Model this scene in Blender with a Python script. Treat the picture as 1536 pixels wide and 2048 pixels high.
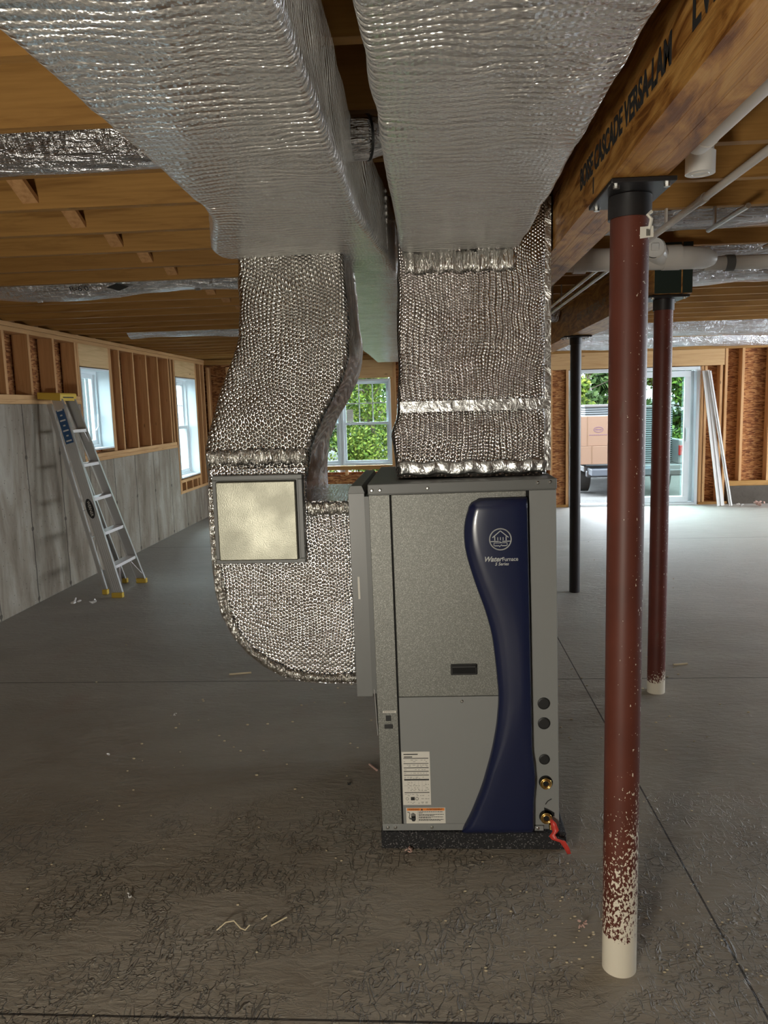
import bpy, bmesh, math, random
from mathutils import Vector, Matrix, noise
random.seed(7)
for o in list(bpy.data.objects): bpy.data.objects.remove(o)
S = bpy.context.scene
COL = S.collection
R = math.radians

# ------------------------------------------------------------------ camera
CAM_H, PITCH, ROLL, YAW = 1.6, R(7.82), R(1.64), R(3.52)
fwd = Vector((-math.sin(YAW)*math.cos(PITCH), math.cos(YAW)*math.cos(PITCH), -math.sin(PITCH)))
rt = Vector((math.cos(YAW), math.sin(YAW), 0)); up = rt.cross(fwd)
r2 = rt*math.cos(ROLL) - up*math.sin(ROLL); u2 = up*math.cos(ROLL) + rt*math.sin(ROLL)
cd = bpy.data.cameras.new('camera'); cam = bpy.data.objects.new('camera', cd); COL.objects.link(cam)
cam.matrix_world = Matrix(((r2.x, u2.x, -fwd.x, 0), (r2.y, u2.y, -fwd.y, 0), (r2.z, u2.z, -fwd.z, CAM_H), (0, 0, 0, 1)))
cd.sensor_fit = 'VERTICAL'; cd.sensor_height = 36; cd.lens = 1544/2048*36; cd.clip_start = .05
S.camera = cam
# ------------------------------------------------------------------ light, exposure
S.view_settings.view_transform = 'Standard'; S.view_settings.look = 'None'
S.view_settings.exposure = 0.0; S.view_settings.gamma = 1
W = bpy.data.worlds.new('sky'); S.world = W; W.use_nodes = True
W.node_tree.nodes['Background'].inputs[0].default_value = (.80, .91, 1, 1)
W.node_tree.nodes['Background'].inputs[1].default_value = 10.0
def light(name, kind, loc, aim, power, color, size=.3, size_y=None, portal=False):
    l = bpy.data.lights.new(name, kind); l.energy = power; l.color = color
    if kind == 'AREA':
        l.size = size
        if size_y: l.shape = 'RECTANGLE'; l.size_y = size_y
        l.cycles.is_portal = portal
    if kind == 'SUN': l.angle = size
    if kind == 'SPOT': l.shadow_soft_size = size
    o = bpy.data.objects.new(name, l); COL.objects.link(o); o.location = loc
    o.rotation_euler = (Vector(aim)-Vector(loc)).to_track_quat('-Z', 'Y').to_euler()
    return o
# a halogen work light standing behind and left of the photographer
light('work_light', 'AREA', (-.93, -.85, .85), (-.2, 3.0, 1.3), 60, (1, .94, .81), .34, .26)
light('sun', 'SUN', (0, -10, 20), (2.5, 8, 0), 2.6, (1, .96, .88), .02)
# second sun lamp, added to bring more daylight indoors from the garden side
light('hazy_daylight', 'SUN', (-9, 20, 9), (0, 5, 0), 26, (.80, .90, 1), R(75))
light('sky_portal_door', 'AREA', (3.03, 12.02, 1.03), (3.03, 5, 1.03), 1, (1, 1, 1), 1.9, 2.05, True)
light('sky_portal_back', 'AREA', (-1.31, 12.02, 1.36), (-1.31, 5, 1.36), 1, (1, 1, 1), 1.5, 1.3, True)
light('sky_portal_left', 'AREA', (-3.68, 7.83, 1.65), (0, 7.83, 1.65), 1, (1, 1, 1), .7, .85, True)
light('sky_portal_left', 'AREA', (-3.68, 10.8, 1.37), (0, 10.8, 1.37), 1, (1, 1, 1), .9, 1.4, True)
# fill lamps added in openings of the unseen right-hand wall
light('window_daylight', 'AREA', (7.62, 9.4, 1.45), (0, 9.4, 1.35), 205, (.88, .94, 1), 2.3, 1.25)
light('window_daylight', 'AREA', (7.62, 4.9, 1.45), (0, 4.9, 1.40), 80, (.88, .94, 1), 1.7, 1.25)

# ------------------------------------------------------------------ helpers
def obj(name, bm, m, parent=None, smooth=False, bevel=0, at=None):
    me = bpy.data.meshes.new(name)
    if isinstance(bm, bmesh.types.BMesh):
        bmesh.ops.recalc_face_normals(bm, faces=bm.faces)
        bm.to_mesh(me); bm.free()
    else:
        me = bm
    if m:
        me.materials.clear()
        for x in (m if isinstance(m, (list, tuple)) else [m]): me.materials.append(x)
    if smooth:
        for p in me.polygons: p.use_smooth = True
        me.set_sharp_from_angle(angle=R(50))
    o = bpy.data.objects.new(name, me); COL.objects.link(o)
    if parent: o.parent = parent
    if bevel:
        b = o.modifiers.new('bevel', 'BEVEL'); b.width = bevel; b.segments = 2; b.limit_method = 'ANGLE'
    return o
def emp(name, loc=(0, 0, 0), rot=(0, 0, 0)):
    o = bpy.data.objects.new(name, None); COL.objects.link(o); o.location = loc; o.rotation_euler = rot; o.empty_display_size = .1
    return o
def thing(name, label, cat, loc=(0, 0, 0), rot=(0, 0, 0), group=None):
    return tag(emp(name, loc, rot), label, cat, group)
def tag(o, label, cat, group=None):
    o['label'] = label; o['category'] = cat
    if group: o['group'] = group
    return o
def struct(o): o['kind'] = 'structure'; return o
def NB(): return bmesh.new()
def box(bm, a, b, mi=0):
    x0, y0, z0 = a; x1, y1, z1 = b
    v = [bm.verts.new(p) for p in ((x0,y0,z0),(x1,y0,z0),(x1,y1,z0),(x0,y1,z0),(x0,y0,z1),(x1,y0,z1),(x1,y1,z1),(x0,y1,z1))]
    for f in ((0,3,2,1),(4,5,6,7),(0,1,5,4),(1,2,6,5),(2,3,7,6),(3,0,4,7)):
        bm.faces.new([v[i] for i in f]).material_index = mi
    return bm
def B1(name, a, b, m, parent=None, bevel=0): return obj(name, box(NB(), a, b), m, parent, bevel=bevel)
def beam_between(bm, p, q, w, h, upv=(0, 0, 1)):
    p = Vector(p); q = Vector(q); d = (q-p).normalized(); s = d.cross(Vector(upv)).normalized(); t = s.cross(d)
    vs = []
    for c in (p, q):
        for i, j in ((-1,-1),(1,-1),(1,1),(-1,1)): vs.append(bm.verts.new(c+s*i*w/2+t*j*h/2))
    for f in ((0,1,2,3),(7,6,5,4),(0,4,5,1),(1,5,6,2),(2,6,7,3),(3,7,4,0)): bm.faces.new([vs[i] for i in f])
    return bm
def tube(bm, pts, r, n=16, caps=True):
    pts = [Vector(p) for p in pts]; rings = []
    rs = r if isinstance(r, (list, tuple)) else [r]*len(pts)
    d0 = (pts[1]-pts[0]).normalized(); a = Vector((0, 0, 1)) if abs(d0.z) < .9 else Vector((1, 0, 0))
    s = d0.cross(a).normalized()
    for i, p in enumerate(pts):
        d = (pts[min(i+1, len(pts)-1)]-pts[max(i-1, 0)])
        d = d.normalized() if d.length > 1e-9 else d0
        s = (s-d*s.dot(d)).normalized(); t = d.cross(s)
        rings.append([bm.verts.new(p+(s*math.cos(k*2*math.pi/n)+t*math.sin(k*2*math.pi/n))*rs[i]) for k in range(n)])
    for a_, b_ in zip(rings, rings[1:]):
        for k in range(n): bm.faces.new((a_[k], a_[(k+1) % n], b_[(k+1) % n], b_[k]))
    if caps: bm.faces.new(rings[0][::-1]); bm.faces.new(rings[-1])
    return bm
def loft(bm, rings, caps=True):
    rr = [[bm.verts.new(p) for p in r] for r in rings]; n = len(rr[0])
    for a_, b_ in zip(rr, rr[1:]):
        for k in range(n): bm.faces.new((a_[k], a_[(k+1) % n], b_[(k+1) % n], b_[k]))
    if caps: bm.faces.new(rr[0][::-1]); bm.faces.new(rr[-1])
    return bm
def rrect(x0, x1, y0, y1, r=.03, n=4, seg=.05):
    """rounded rectangle outline as (u, v) points with sides subdivided"""
    c = [(x1-r, y0+r, -90), (x1-r, y1-r, 0), (x0+r, y1-r, 90), (x0+r, y0+r, 180)]
    nx = 10; pts = []
    for i, (cx, cy, a) in enumerate(c):
        for k in range(n+1):
            t = R(a+90*k/n); pts.append((cx+r*math.cos(t), cy+r*math.sin(t)))
        nxt = c[(i+1) % 4]; t = R(nxt[2]); e = (nxt[0]+r*math.cos(t), nxt[1]+r*math.sin(t)); s = pts[-1]
        for k in range(1, nx): pts.append((s[0]+(e[0]-s[0])*k/nx, s[1]+(e[1]-s[1])*k/nx))
    return pts
def wob(bm, amp=.004, f=6, seed=0):
    bm.normal_update()
    for v in bm.verts:
        p = v.co*f+Vector((seed, seed*.7, 0)); v.co += v.normal*amp*(noise.noise(p)+.5*noise.noise(p*2.7))
def prism(bm, pts, plane, d0, d1):
    """extrude a closed outline: plane 'xz' along y, 'yz' along x, 'xy' along z"""
    f = {'xz': lambda u, v, d: (u, d, v), 'yz': lambda u, v, d: (d, u, v), 'xy': lambda u, v, d: (u, v, d)}[plane]
    return loft(bm, [[f(u, v, d0) for u, v in pts], [f(u, v, d1) for u, v in pts]])
def text(s, size, m, name, parent, loc, rot, depth=.0006, shear=0, align='CENTER', sx=1, bold=0):
    c = bpy.data.curves.new(name, 'FONT'); c.body = s; c.size = size; c.extrude = depth; c.shear = shear
    c.align_x = align; c.align_y = 'CENTER'; c.offset = bold
    t = bpy.data.objects.new(name, c); COL.objects.link(t)
    dg = bpy.context.evaluated_depsgraph_get(); me = bpy.data.meshes.new_from_object(t.evaluated_get(dg))
    bpy.data.objects.remove(t)
    o = obj(name, me, m, parent); o.location = loc; o.rotation_euler = rot; o.scale = (sx, 1, 1)
    return o
FR = (R(90), 0, 0)     # text facing -Y

# ------------------------------------------------------------------ materials
def ip(T, z):
    if z <= T[0][0]: return T[0][1]
    for a, b in zip(T, T[1:]):
        if z <= b[0]: t = (z-a[0])/(b[0]-a[0]); return a[1]+(b[1]-a[1])*t
    return T[-1][1]
class MT:
    def __init__(s, name, **kw):
        s.m = bpy.data.materials.new(name); s.m.use_nodes = True; s.t = s.m.node_tree
        s.b = s.t.nodes['Principled BSDF']
        s.tc = s.t.nodes.new('ShaderNodeTexCoord')
        for k, v in kw.items(): s.set(k, v)
    def set(s, k, v):
        k = {'col': 'Base Color', 'rough': 'Roughness', 'metal': 'Metallic', 'spec': 'Specular IOR Level', 'trans': 'Transmission Weight', 'ior': 'IOR', 'coat': 'Coat Weight'}.get(k, k)
        if isinstance(v, bpy.types.NodeSocket): s.t.links.new(v, s.b.inputs[k])
        else: s.b.inputs[k].default_value = (*v, 1) if isinstance(v, tuple) and len(v) == 3 else v
    def n(s, ty, ins={}, **props):
        x = s.t.nodes.new('ShaderNode'+ty)
        for k, v in props.items(): setattr(x, k, v)
        for k, v in ins.items():
            if isinstance(v, bpy.types.NodeSocket): s.t.links.new(v, x.inputs[k])
            else: x.inputs[k].default_value = v
        return x
    def co(s, scale=(1, 1, 1), rot=(0, 0, 0)):
        return s.n('Mapping', {0: s.tc.outputs['Object'], 'Scale': scale, 'Rotation': rot}).outputs[0]
    def noise(s, vec, scale, detail=4, rough=.5, dist=0): return s.n('TexNoise', {'Vector': vec, 'Scale': scale, 'Detail': detail, 'Roughness': rough, 'Distortion': dist}).outputs[0]
    def voro(s, vec, scale, feature='F1', rnd=1):
        return s.n('TexVoronoi', {'Vector': vec, 'Scale': scale, 'Randomness': rnd}, feature=feature).outputs
    def math(s, op, a, b=0., c=0., clamp=False): return s.n('Math', {0: a, 1: b, 2: c}, operation=op, use_clamp=clamp).outputs[0]
    def ramp(s, fac, stops):
        x = s.n('ValToRGB', {0: fac}); e = x.color_ramp.elements
        while len(e) > 1: e.remove(e[-1])
        for i, (p, c) in enumerate(stops):
            k = e[0] if i == 0 else e.new(p)
            k.position = p; k.color = (*c, 1) if len(c) == 3 else c
        return x.outputs[0]
    def mix(s, fac, a, b, blend='MIX'):
        x = s.n('Mix', {0: fac}, data_type='RGBA', blend_type=blend)
        for i, v in ((6, a), (7, b)):
            if isinstance(v, bpy.types.NodeSocket): s.t.links.new(v, x.inputs[i])
            else: x.inputs[i].default_value = (*v, 1)
        return x.outputs[2]
    def mapr(s, v, a, b, c=0., d=1.): return s.n('MapRange', {0: v, 1: a, 2: b, 3: c, 4: d}).outputs[0]
    def bump(s, h, strength=.5, dist=.01): s.set('Normal', s.n('Bump', {'Height': h, 'Strength': strength, 'Distance': dist}).outputs[0])
    def sep(s, v=None): return s.n('SeparateXYZ', {0: v or s.tc.outputs['Object']}).outputs

def simple(name, col, rough=.5, metal=0, **kw): return MT(name, col=col, rough=rough, metal=metal, **kw).m

def foil_mat(name, mode, rough=.2, col=(.80, .80, .78), strength=1., warp=.006, pitch=.027, bub=.013):
    """bubble foil wrap: a lattice of small round bubbles; 'Y' adds taut ridges across the duct, 'X' rows down it, 'Z' level rows"""
    m = MT(name, metal=1., rough=rough)
    wv = m.n('TexNoise', {'Vector': m.co(), 'Scale': 3.2, 'Detail': 3.}).outputs[1]
    wv = m.n('VectorMath', {0: wv, 1: (-.5, -.5, -.5)}, operation='ADD').outputs[0]
    wv = m.n('VectorMath', {0: wv, 1: (warp*14,)*3}, operation='MULTIPLY').outputs[0]
    wf = m.n('TexNoise', {'Vector': m.co(), 'Scale': 17., 'Detail': 2.}).outputs[1]
    wf = m.n('VectorMath', {0: wf, 1: (-.5, -.5, -.5)}, operation='ADD').outputs[0]
    wf = m.n('VectorMath', {0: wf, 1: (warp*2.2,)*3}, operation='MULTIPLY').outputs[0]
    P_ = m.n('VectorMath', {0: m.tc.outputs['Object'], 1: wv}, operation='ADD').outputs[0]
    P_ = m.n('VectorMath', {0: P_, 1: wf}, operation='ADD').outputs[0]
    c = m.sep(P_); u = c[0]; v = m.math('ADD', c[1], c[2])     # works on level and on upright faces
    k = 2*math.pi/(.866*bub)
    def wave(a, b): return m.math('COSINE', m.math('ADD', m.math('MULTIPLY', u, k*a), m.math('MULTIPLY', v, k*b)))
    hexa = m.math('ADD', m.math('ADD', wave(1, 0), wave(.5, .866)), wave(-.5, .866))
    big = m.noise(m.co(), 2.6, 3)
    patch = m.mapr(m.noise(m.co((1, 1, 1)), 4.5, 2), .40, .60, 0., 1.)
    q = u if mode == 'X' else v
    row = m.math('ABSOLUTE', m.math('SINE', m.math('MULTIPLY', q, math.pi/pitch)))
    wr = m.co((2.2, 26, 26) if mode != 'X' else (26, 26, 2.4))
    crink = m.noise(wr, 2.2, 4, .6, .8)
    A = {'Y': (.0088, .0010, .0062, .007), 'X': (.0016, .0011, .0016, .004), 'Z': (.0012, .0013, .0018, .004), 'B': (.0002, .0017, .0014, .005)}[mode]
    h = m.math('MULTIPLY', row, m.math('MULTIPLY', A[0], m.math('ADD', .45, m.math('MULTIPLY', patch, .55))))
    h = m.math('ADD', h, m.math('MULTIPLY', hexa, A[1]*.5))
    h = m.math('ADD', h, m.math('MULTIPLY', crink, A[2]))
    h = m.math('ADD', h, m.math('MULTIPLY', m.noise(m.co(), 11, 3, .55), A[3]))
    m.bump(h, strength, 1.)
    m.set('col', m.mix(m.math('MULTIPLY', m.noise(m.co(), 9, 3), .35), col, tuple(x*.72 for x in col)))
    return m.m
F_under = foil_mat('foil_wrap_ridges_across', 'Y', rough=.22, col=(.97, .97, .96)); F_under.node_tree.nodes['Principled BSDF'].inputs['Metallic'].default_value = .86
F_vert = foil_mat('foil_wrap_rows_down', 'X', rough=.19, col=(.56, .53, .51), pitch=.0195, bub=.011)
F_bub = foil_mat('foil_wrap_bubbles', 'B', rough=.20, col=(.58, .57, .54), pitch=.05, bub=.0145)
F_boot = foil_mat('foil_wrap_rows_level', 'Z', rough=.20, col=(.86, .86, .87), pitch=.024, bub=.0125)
def tape_mat():
    m = MT('foil_tape', metal=1., rough=.26, col=(.72, .71, .67))
    h = m.noise(m.co((60, 60, 9)), 1., 3, .6, 1.5); m.bump(h, .9, .02); return m.m
F_tape = tape_mat()
def tapev():
    m = MT('foil_tape_plain', metal=1., rough=.3, col=(.66, .66, .65)); m.bump(m.noise(m.co(), 28, 4, .6, 1), .6, .01); return m.m
F_plain = tapev()
def flexm():
    m = MT('flex_duct_foil', metal=1., rough=.25, col=(.70, .70, .72))
    h = m.math('ADD', m.noise(m.co((3, 14, 14)), 2.0, 4, .6, 1.5), m.math('MULTIPLY', m.noise(m.co((40, 12, 12)), 1., 3, .6, .8), .25))
    m.bump(h, 1., .035); return m.m
F_flex = flexm()

def wood_mat(name, axis, c1, c2, knots=True, rough=.6, spec=.3):
    m = MT(name, rough=rough, spec=spec)
    sc = [14., 14., 14.]; sc['XYZ'.index(axis)] = .9
    g = m.noise(m.co(tuple(sc)), 1.6, 5, .6, 1.1)
    sc2 = [90., 90., 90.]; sc2['XYZ'.index(axis)] = 3.
    f = m.noise(m.co(tuple(sc2)), 1., 3)
    rnd = m.n('ObjectInfo').outputs['Random']
    c = m.ramp(g, [(.3, c2), (.5, c1), (.72, tuple(x*1.12 for x in c1))])
    c = m.mix(m.mapr(f, .35, .7, 0, .35), c, c2)
    c = m.mix(m.mapr(rnd, 0, 1, .0, .4), c, c2)
    if knots:
        ks = [5., 5., 5.]; ks['XYZ'.index(axis)] = 1.6
        v = m.voro(m.co(tuple(ks)), 1.7)[0]
        c = m.mix(m.mapr(v, .10, .04, 0, .85), c, (.10, .045, .018))
    m.set('col', c); m.bump(f, .25, .002); return m.m
PINE = (.40, .235, .080); PINED = (.27, .135, .040)
W_x = wood_mat('pine_along_x', 'X', (.41, .218, .062), (.23, .11, .028)); W_y = wood_mat('pine_along_y', 'Y', (.62, .38, .18), (.45, .24, .095)); W_z = wood_mat('pine_along_z', 'Z', (.58, .33, .15), (.40, .20, .075))  # joist pine toned darker than the wall pine, dim ceiling light put into colour
W_header = wood_mat('plywood_header', 'Y', (.66, .47, .25), (.50, .32, .15)); W_headx = wood_mat('header_lumber', 'X', (.60, .39, .19), (.46, .26, .11))
def lvl():
    m = MT('laminated_veneer_lumber', rough=.42, spec=.45)
    g = m.noise(m.co((5, 1.6, 9)), 1.5, 5, .6, 2.5)
    c = m.ramp(g, [(.36, (.16, .058, .012)), (.46, (.34, .15, .034)), (.6, (.52, .27, .075)), (.75, (.58, .33, .11))])
    f = m.noise(m.co((160, 2.5, 60)), 1., 4, .7)
    c = m.mix(m.mapr(f, .55, .75, 0, .6), c, (.15, .065, .02))
    sp = m.noise(m.co((60, 9, 60)), 1., 2)
    c = m.mix(m.mapr(sp, .72, .76, 0, .8), c, (.05, .02, .01))
    m.set('col', c); m.bump(f, .5, .004); return m.m
M_lvl = lvl()
def osb():
    m = MT('osb_sheathing', rough=.75, spec=.2)
    v = m.n('TexVoronoi', {'Vector': m.co((9, 9, 38)), 'Scale': 2.2}, feature='F1')
    s_ = m.n('SeparateColor', {0: v.outputs['Color']}).outputs[0]
    c = m.ramp(m.math('ADD', m.math('MULTIPLY', s_, .6), m.math('MULTIPLY', m.noise(m.co((10, 10, 50)), 2., 4, .7, 1.), .5)),
               [(.25, (.12, .038, .013)), (.5, (.27, .105, .035)), (.7, (.38, .17, .06)), (.9, (.50, .26, .11))])
    m.set('col', c); return m.m
M_osb = osb()
def subfloor():
    m = MT('subfloor_panels', rough=.8); c = m.ramp(m.noise(m.co(), 9, 4), [(.3, (.15, .08, .03)), (.7, (.27, .15, .06))]); m.set('col', c); return m.m
M_sub = subfloor()
def floor_m():
    m = MT('concrete_floor', spec=.42)
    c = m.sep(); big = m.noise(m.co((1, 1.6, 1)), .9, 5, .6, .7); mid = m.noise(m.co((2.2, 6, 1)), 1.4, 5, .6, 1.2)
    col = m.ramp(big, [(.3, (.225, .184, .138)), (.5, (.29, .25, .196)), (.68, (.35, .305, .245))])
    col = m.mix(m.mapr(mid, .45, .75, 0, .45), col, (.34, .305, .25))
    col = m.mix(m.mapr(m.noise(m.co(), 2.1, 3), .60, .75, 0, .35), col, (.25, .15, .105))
    # slab colour lightens towards the garden side, daylight painted in
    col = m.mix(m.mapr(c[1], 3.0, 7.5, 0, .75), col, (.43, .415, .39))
    def line(u, at, w): return m.math('LESS_THAN', m.math('ABSOLUTE', m.math('SUBTRACT', u, at)), w)
    j = m.math('MAXIMUM', line(c[1], 4.36, .004), line(c[1], 1.82, .004)); j = m.math('MAXIMUM', j, line(c[0], .845, .0035))
    j = m.math('MAXIMUM', j, line(c[1], 8.9, .004))
    col = m.mix(j, col, (.045, .036, .028))
    m.set('col', col)
    # trowel ridges, scraped patches
    def crease(sx, sy, sc, rot, dist): 
        n = m.noise(m.co((sx, sy, 1), (0, 0, rot)), sc, 2, .5, dist); return m.mapr(m.math('ABSOLUTE', m.math('SUBTRACT', n, .5)), .0, .028, 1., 0.)
    near = m.mapr(c[1], 3.1, 2.5, 0., 1.)
    mask = m.math('MULTIPLY', m.mapr(m.noise(m.co(), 3.6, 3, .6), .42, .56, 0, 1), near)
    h = m.math('MULTIPLY', m.math('ADD', crease(1, 2.2, 14, .4, 1.0), crease(2.4, 1, 11, -.3, .8)), mask)
    h = m.math('ADD', m.math('MULTIPLY', h, .75), m.math('MULTIPLY', m.noise(m.co((2, 5, 1)), 7, 6, .65, .6), .65))
    h = m.math('SUBTRACT', h, m.math('MULTIPLY', j, 1.))
    m.bump(h, .9, .016)
    m.set('rough', m.mapr(mid, .3, .7, .50, .72)); return m.m
M_floor = floor_m()
def conc_wall():
    m = MT('poured_concrete', rough=.85, spec=.2)
    c = m.sep(); n1 = m.noise(m.co((1, 2.2, .7)), 1.6, 5, .65, .6); st = m.noise(m.co((1, 5, .8)), 1.8, 4, .6, .5)
    col = m.ramp(n1, [(.28, (.17, .135, .10)), (.5, (.29, .25, .20)), (.72, (.42, .385, .33))])
    col = m.mix(m.mapr(st, .5, .75, 0, .6), col, (.15, .11, .08))
    col = m.mix(m.mapr(m.voro(m.co((1, 1, 1)), 22)[0], .14, .08, 0, .75), col, (.07, .058, .048))
    fr = m.math('FRACT', m.math('ADD', m.math('DIVIDE', c[1], .6), .93))
    wig = m.math('ADD', fr, m.math('MULTIPLY', m.noise(m.co((1, 1, 6)), 2.2, 2), .03))
    seam = m.math('LESS_THAN', m.math('ABSOLUTE', m.math('SUBTRACT', wig, .5)), .012)
    tz = m.math('FRACT', m.math('DIVIDE', m.math('ADD', c[2], .27), .61))
    tie = m.math('LESS_THAN', m.math('ADD', m.math('POWER', m.math('MULTIPLY', m.math('SUBTRACT', wig, .5), .6), 2.), m.math('POWER', m.math('MULTIPLY', m.math('SUBTRACT', tz, .5), .61), 2.)), .00042)
    col = m.mix(m.math('MULTIPLY', m.math('MAXIMUM', seam, tie), .8), col, (.05, .042, .035)); m.set('col', col)
    m.bump(m.math('SUBTRACT', m.noise(m.co(), 14, 5), m.math('MULTIPLY', seam, 1.)), .5, .012); return m.m
M_conc = conc_wall()
def speck():
    m = MT('sparkling_grey_paint', rough=.42, metal=.35)
    v = m.voro(m.co(), 520)[0]; w = m.n('TexWhiteNoise', {0: m.n('VectorMath', {0: m.co(), 1: (430, 430, 430)}, operation='MULTIPLY').outputs[0]}).outputs[0]
    n = m.noise(m.co(), 330, 2); col = m.ramp(n, [(.35, (.155, .157, .14)), (.55, (.205, .207, .188)), (.68, (.33, .33, .30))]); m.set('col', col)
    m.bump(m.noise(m.co(), 420, 2), .35, .002); return m.m
M_speck = speck()
M_grey = MT('grey_enamel', col=(.245, .25, .243), rough=.42, spec=.4).m
M_dgrey = MT('dark_grey_enamel', col=(.135, .138, .132), rough=.45).m
M_mid = MT('mid_grey_enamel', col=(.175, .178, .172), rough=.4).m
M_blue = MT('dark_blue_plastic', col=(.009, .014, .050), rough=.26, spec=.55, coat=.15).m
M_black = simple('black_plastic', (.012, .012, .012), .5)
M_blackmetal = simple('black_painted_steel', (.016, .015, .016), .4, 0)
M_gap = simple('shadow_gap_black', (.006, .006, .006), .9)
M_brass = simple('brass', (.80, .56, .22), .22, 1)
M_chrome = simple('zinc_screw', (.65, .65, .62), .3, 1)
M_silver = simple('silver_print', (.46, .47, .46), .4, .2)
M_paper = simple('white_label_paper', (.70, .67, .60), .6)
M_ink = simple('black_ink', (.02, .02, .02), .7)
M_inkg = simple('grey_ink', (.33, .32, .29), .7)
M_orange = simple('orange_label_ink', (.78, .24, .04), .6)
M_red = simple('red_ribbon_plastic', (.62, .055, .04), .4)
M_pvc = simple('white_pvc', (.62, .59, .55), .35)
M_pvcw = simple('white_pvc_bright', (.75, .74, .72), .35)
M_emt = simple('galvanised_conduit', (.58, .57, .55), .35, .9)
M_vinyl = simple('white_vinyl', (.72, .77, .80), .4)
M_trimw = simple('white_primed_trim', (.74, .72, .70), .5)
M_alu = MT('ladder_aluminium', col=(.60, .60, .60), rough=.36, metal=.9).m
M_aluL = simple('bright_step_aluminium', (.80, .76, .76), .45, .5)
M_yel = simple('yellow_plastic', (.60, .40, .05), .45)
M_bluelab = simple('blue_sticker', (.02, .08, .20), .5)
M_green = simple('dark_green_end_seal', (.006, .018, .012), .5)
def galv():
    m = MT('galvanised_sheet', metal=1., rough=.45, col=(.24, .235, .19)); v = m.voro(m.co(), 60)
    m.bump(m.noise(m.co(), 260, 3), .3, .002)
    m.set('rough', m.mapr(m.noise(m.co(), 9, 3), .3, .7, .36, .48)); return m.m
M_galv = galv()
def pad():
    m = MT('black_rubber_pad', rough=.8); n = m.voro(m.co(), 330)[0]
    s_ = m.n('SeparateColor', {0: m.n('TexVoronoi', {'Vector': m.co(), 'Scale': 300.}).outputs['Color']}).outputs[0]
    m.set('col', m.ramp(s_, [(.0, (.012, .012, .013)), (.86, (.02, .02, .022)), (.93, (.16, .15, .15))])); m.bump(n, .6, .004); return m.m
M_pad = pad()
def col_mat(name, base, zmix, zsp):
    m = MT(name, rough=.5, spec=.35)
    c = m.sep(); n = m.noise(m.co(), 6, 4)
    col = m.ramp(n, [(.3, tuple(x*.75 for x in base)), (.6, base), (.8, tuple(min(1, x*1.25) for x in base))])
    col = m.mix(m.mapr(m.noise(m.co((9, 9, 2)), 3, 3), .66, .74, 0, .5), col, (.10, .075, .055))
    sp = m.noise(m.co((1, 1, .6)), 150, 2, .6)
    thr = m.mapr(c[2], zmix, zsp, .44, .72)
    side = m.math('MULTIPLY', c[0], -1.4)
    white = m.math('GREATER_THAN', sp, m.math('ADD', thr, side))
    white = m.math('MAXIMUM', white, m.math('LESS_THAN', c[2], m.math('ADD', zmix*.9, m.math('MULTIPLY', m.noise(m.co(), 12, 3), .03))))
    m.set('col', m.mix(white, col, (.72, .66, .54))); m.set('rough', m.mapr(white, 0, 1, .48, .85)); m.bump(white, .4, .003); return m.m
M_col1 = col_mat('red_primer_with_mortar', (.115, .031, .019), .105, .66)
M_col2 = col_mat('red_primer_little_mortar', (.125, .030, .020), .055, .16)
M_col3 = simple('dark_primer', (.028, .022, .022), .45)
def glass():
    m = MT('window_glass'); g = m.t.nodes.new('ShaderNodeBsdfTransparent'); g.inputs[0].default_value = (.90, .97, .95, 1)
    gl = m.n('BsdfGlossy', {'Roughness': .02}); mx = m.n('MixShader', {0: .06}); m.t.links.new(g.outputs[0], mx.inputs[1]); m.t.links.new(gl.outputs[0], mx.inputs[2])
    m.t.links.new(mx.outputs[0], m.t.nodes['Material Output'].inputs[0]); return m.m
M_glass = glass()

# ================================================================== SETTING
YB = 11.75      # inner face of the garden wall
XL = -3.4       # inner face of the left wall
ZC = 2.366      # underside of the joists
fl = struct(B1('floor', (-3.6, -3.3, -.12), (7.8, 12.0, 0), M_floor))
# ceiling
ceil = struct(emp('ceiling'))
B1('subfloor', (-3.65, -3.35, ZC+.24), (7.85, 12.05, ZC+.27), M_sub, ceil)
j0 = None
for k in range(-14, 22):
    y = 2.94+.405*k
    if j0 is None:
        j0 = B1('floor_joist', (-3.55, 0, ZC), (7.6, .038, ZC+.24), W_x, ceil); o = j0
    else:
        o = j0.copy(); COL.objects.link(o); o.parent = ceil
    o.location = (0, y, 0)
br = None
for k in range(-3, 20):
    y0 = 2.94+.405*k+.038; y1 = y0+.367
    if 0 <= k: pass
    for (xa, zt0, zt1) in ((-1.47, ZC+.215, ZC+.03), (-1.40, ZC+.03, ZC+.215)):
        if xa == -1.40: xa = -1.405
        bm = NB(); beam_between(bm, (xa, y0-y0, zt0), (xa, y1-y0, zt1), .060, .02)
        if k == -3:
            b_ = obj('bridging', bm, W_z, ceil); b_.location = (0, y0, 0)
            if xa == -1.47: brA = b_
            else: brB = b_
        else:
            bm.free(); s_ = brA if xa == -1.47 else brB
            b_ = s_.copy(); COL.objects.link(b_); b_.parent = ceil; b_.location = (0, y0, 0)
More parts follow.
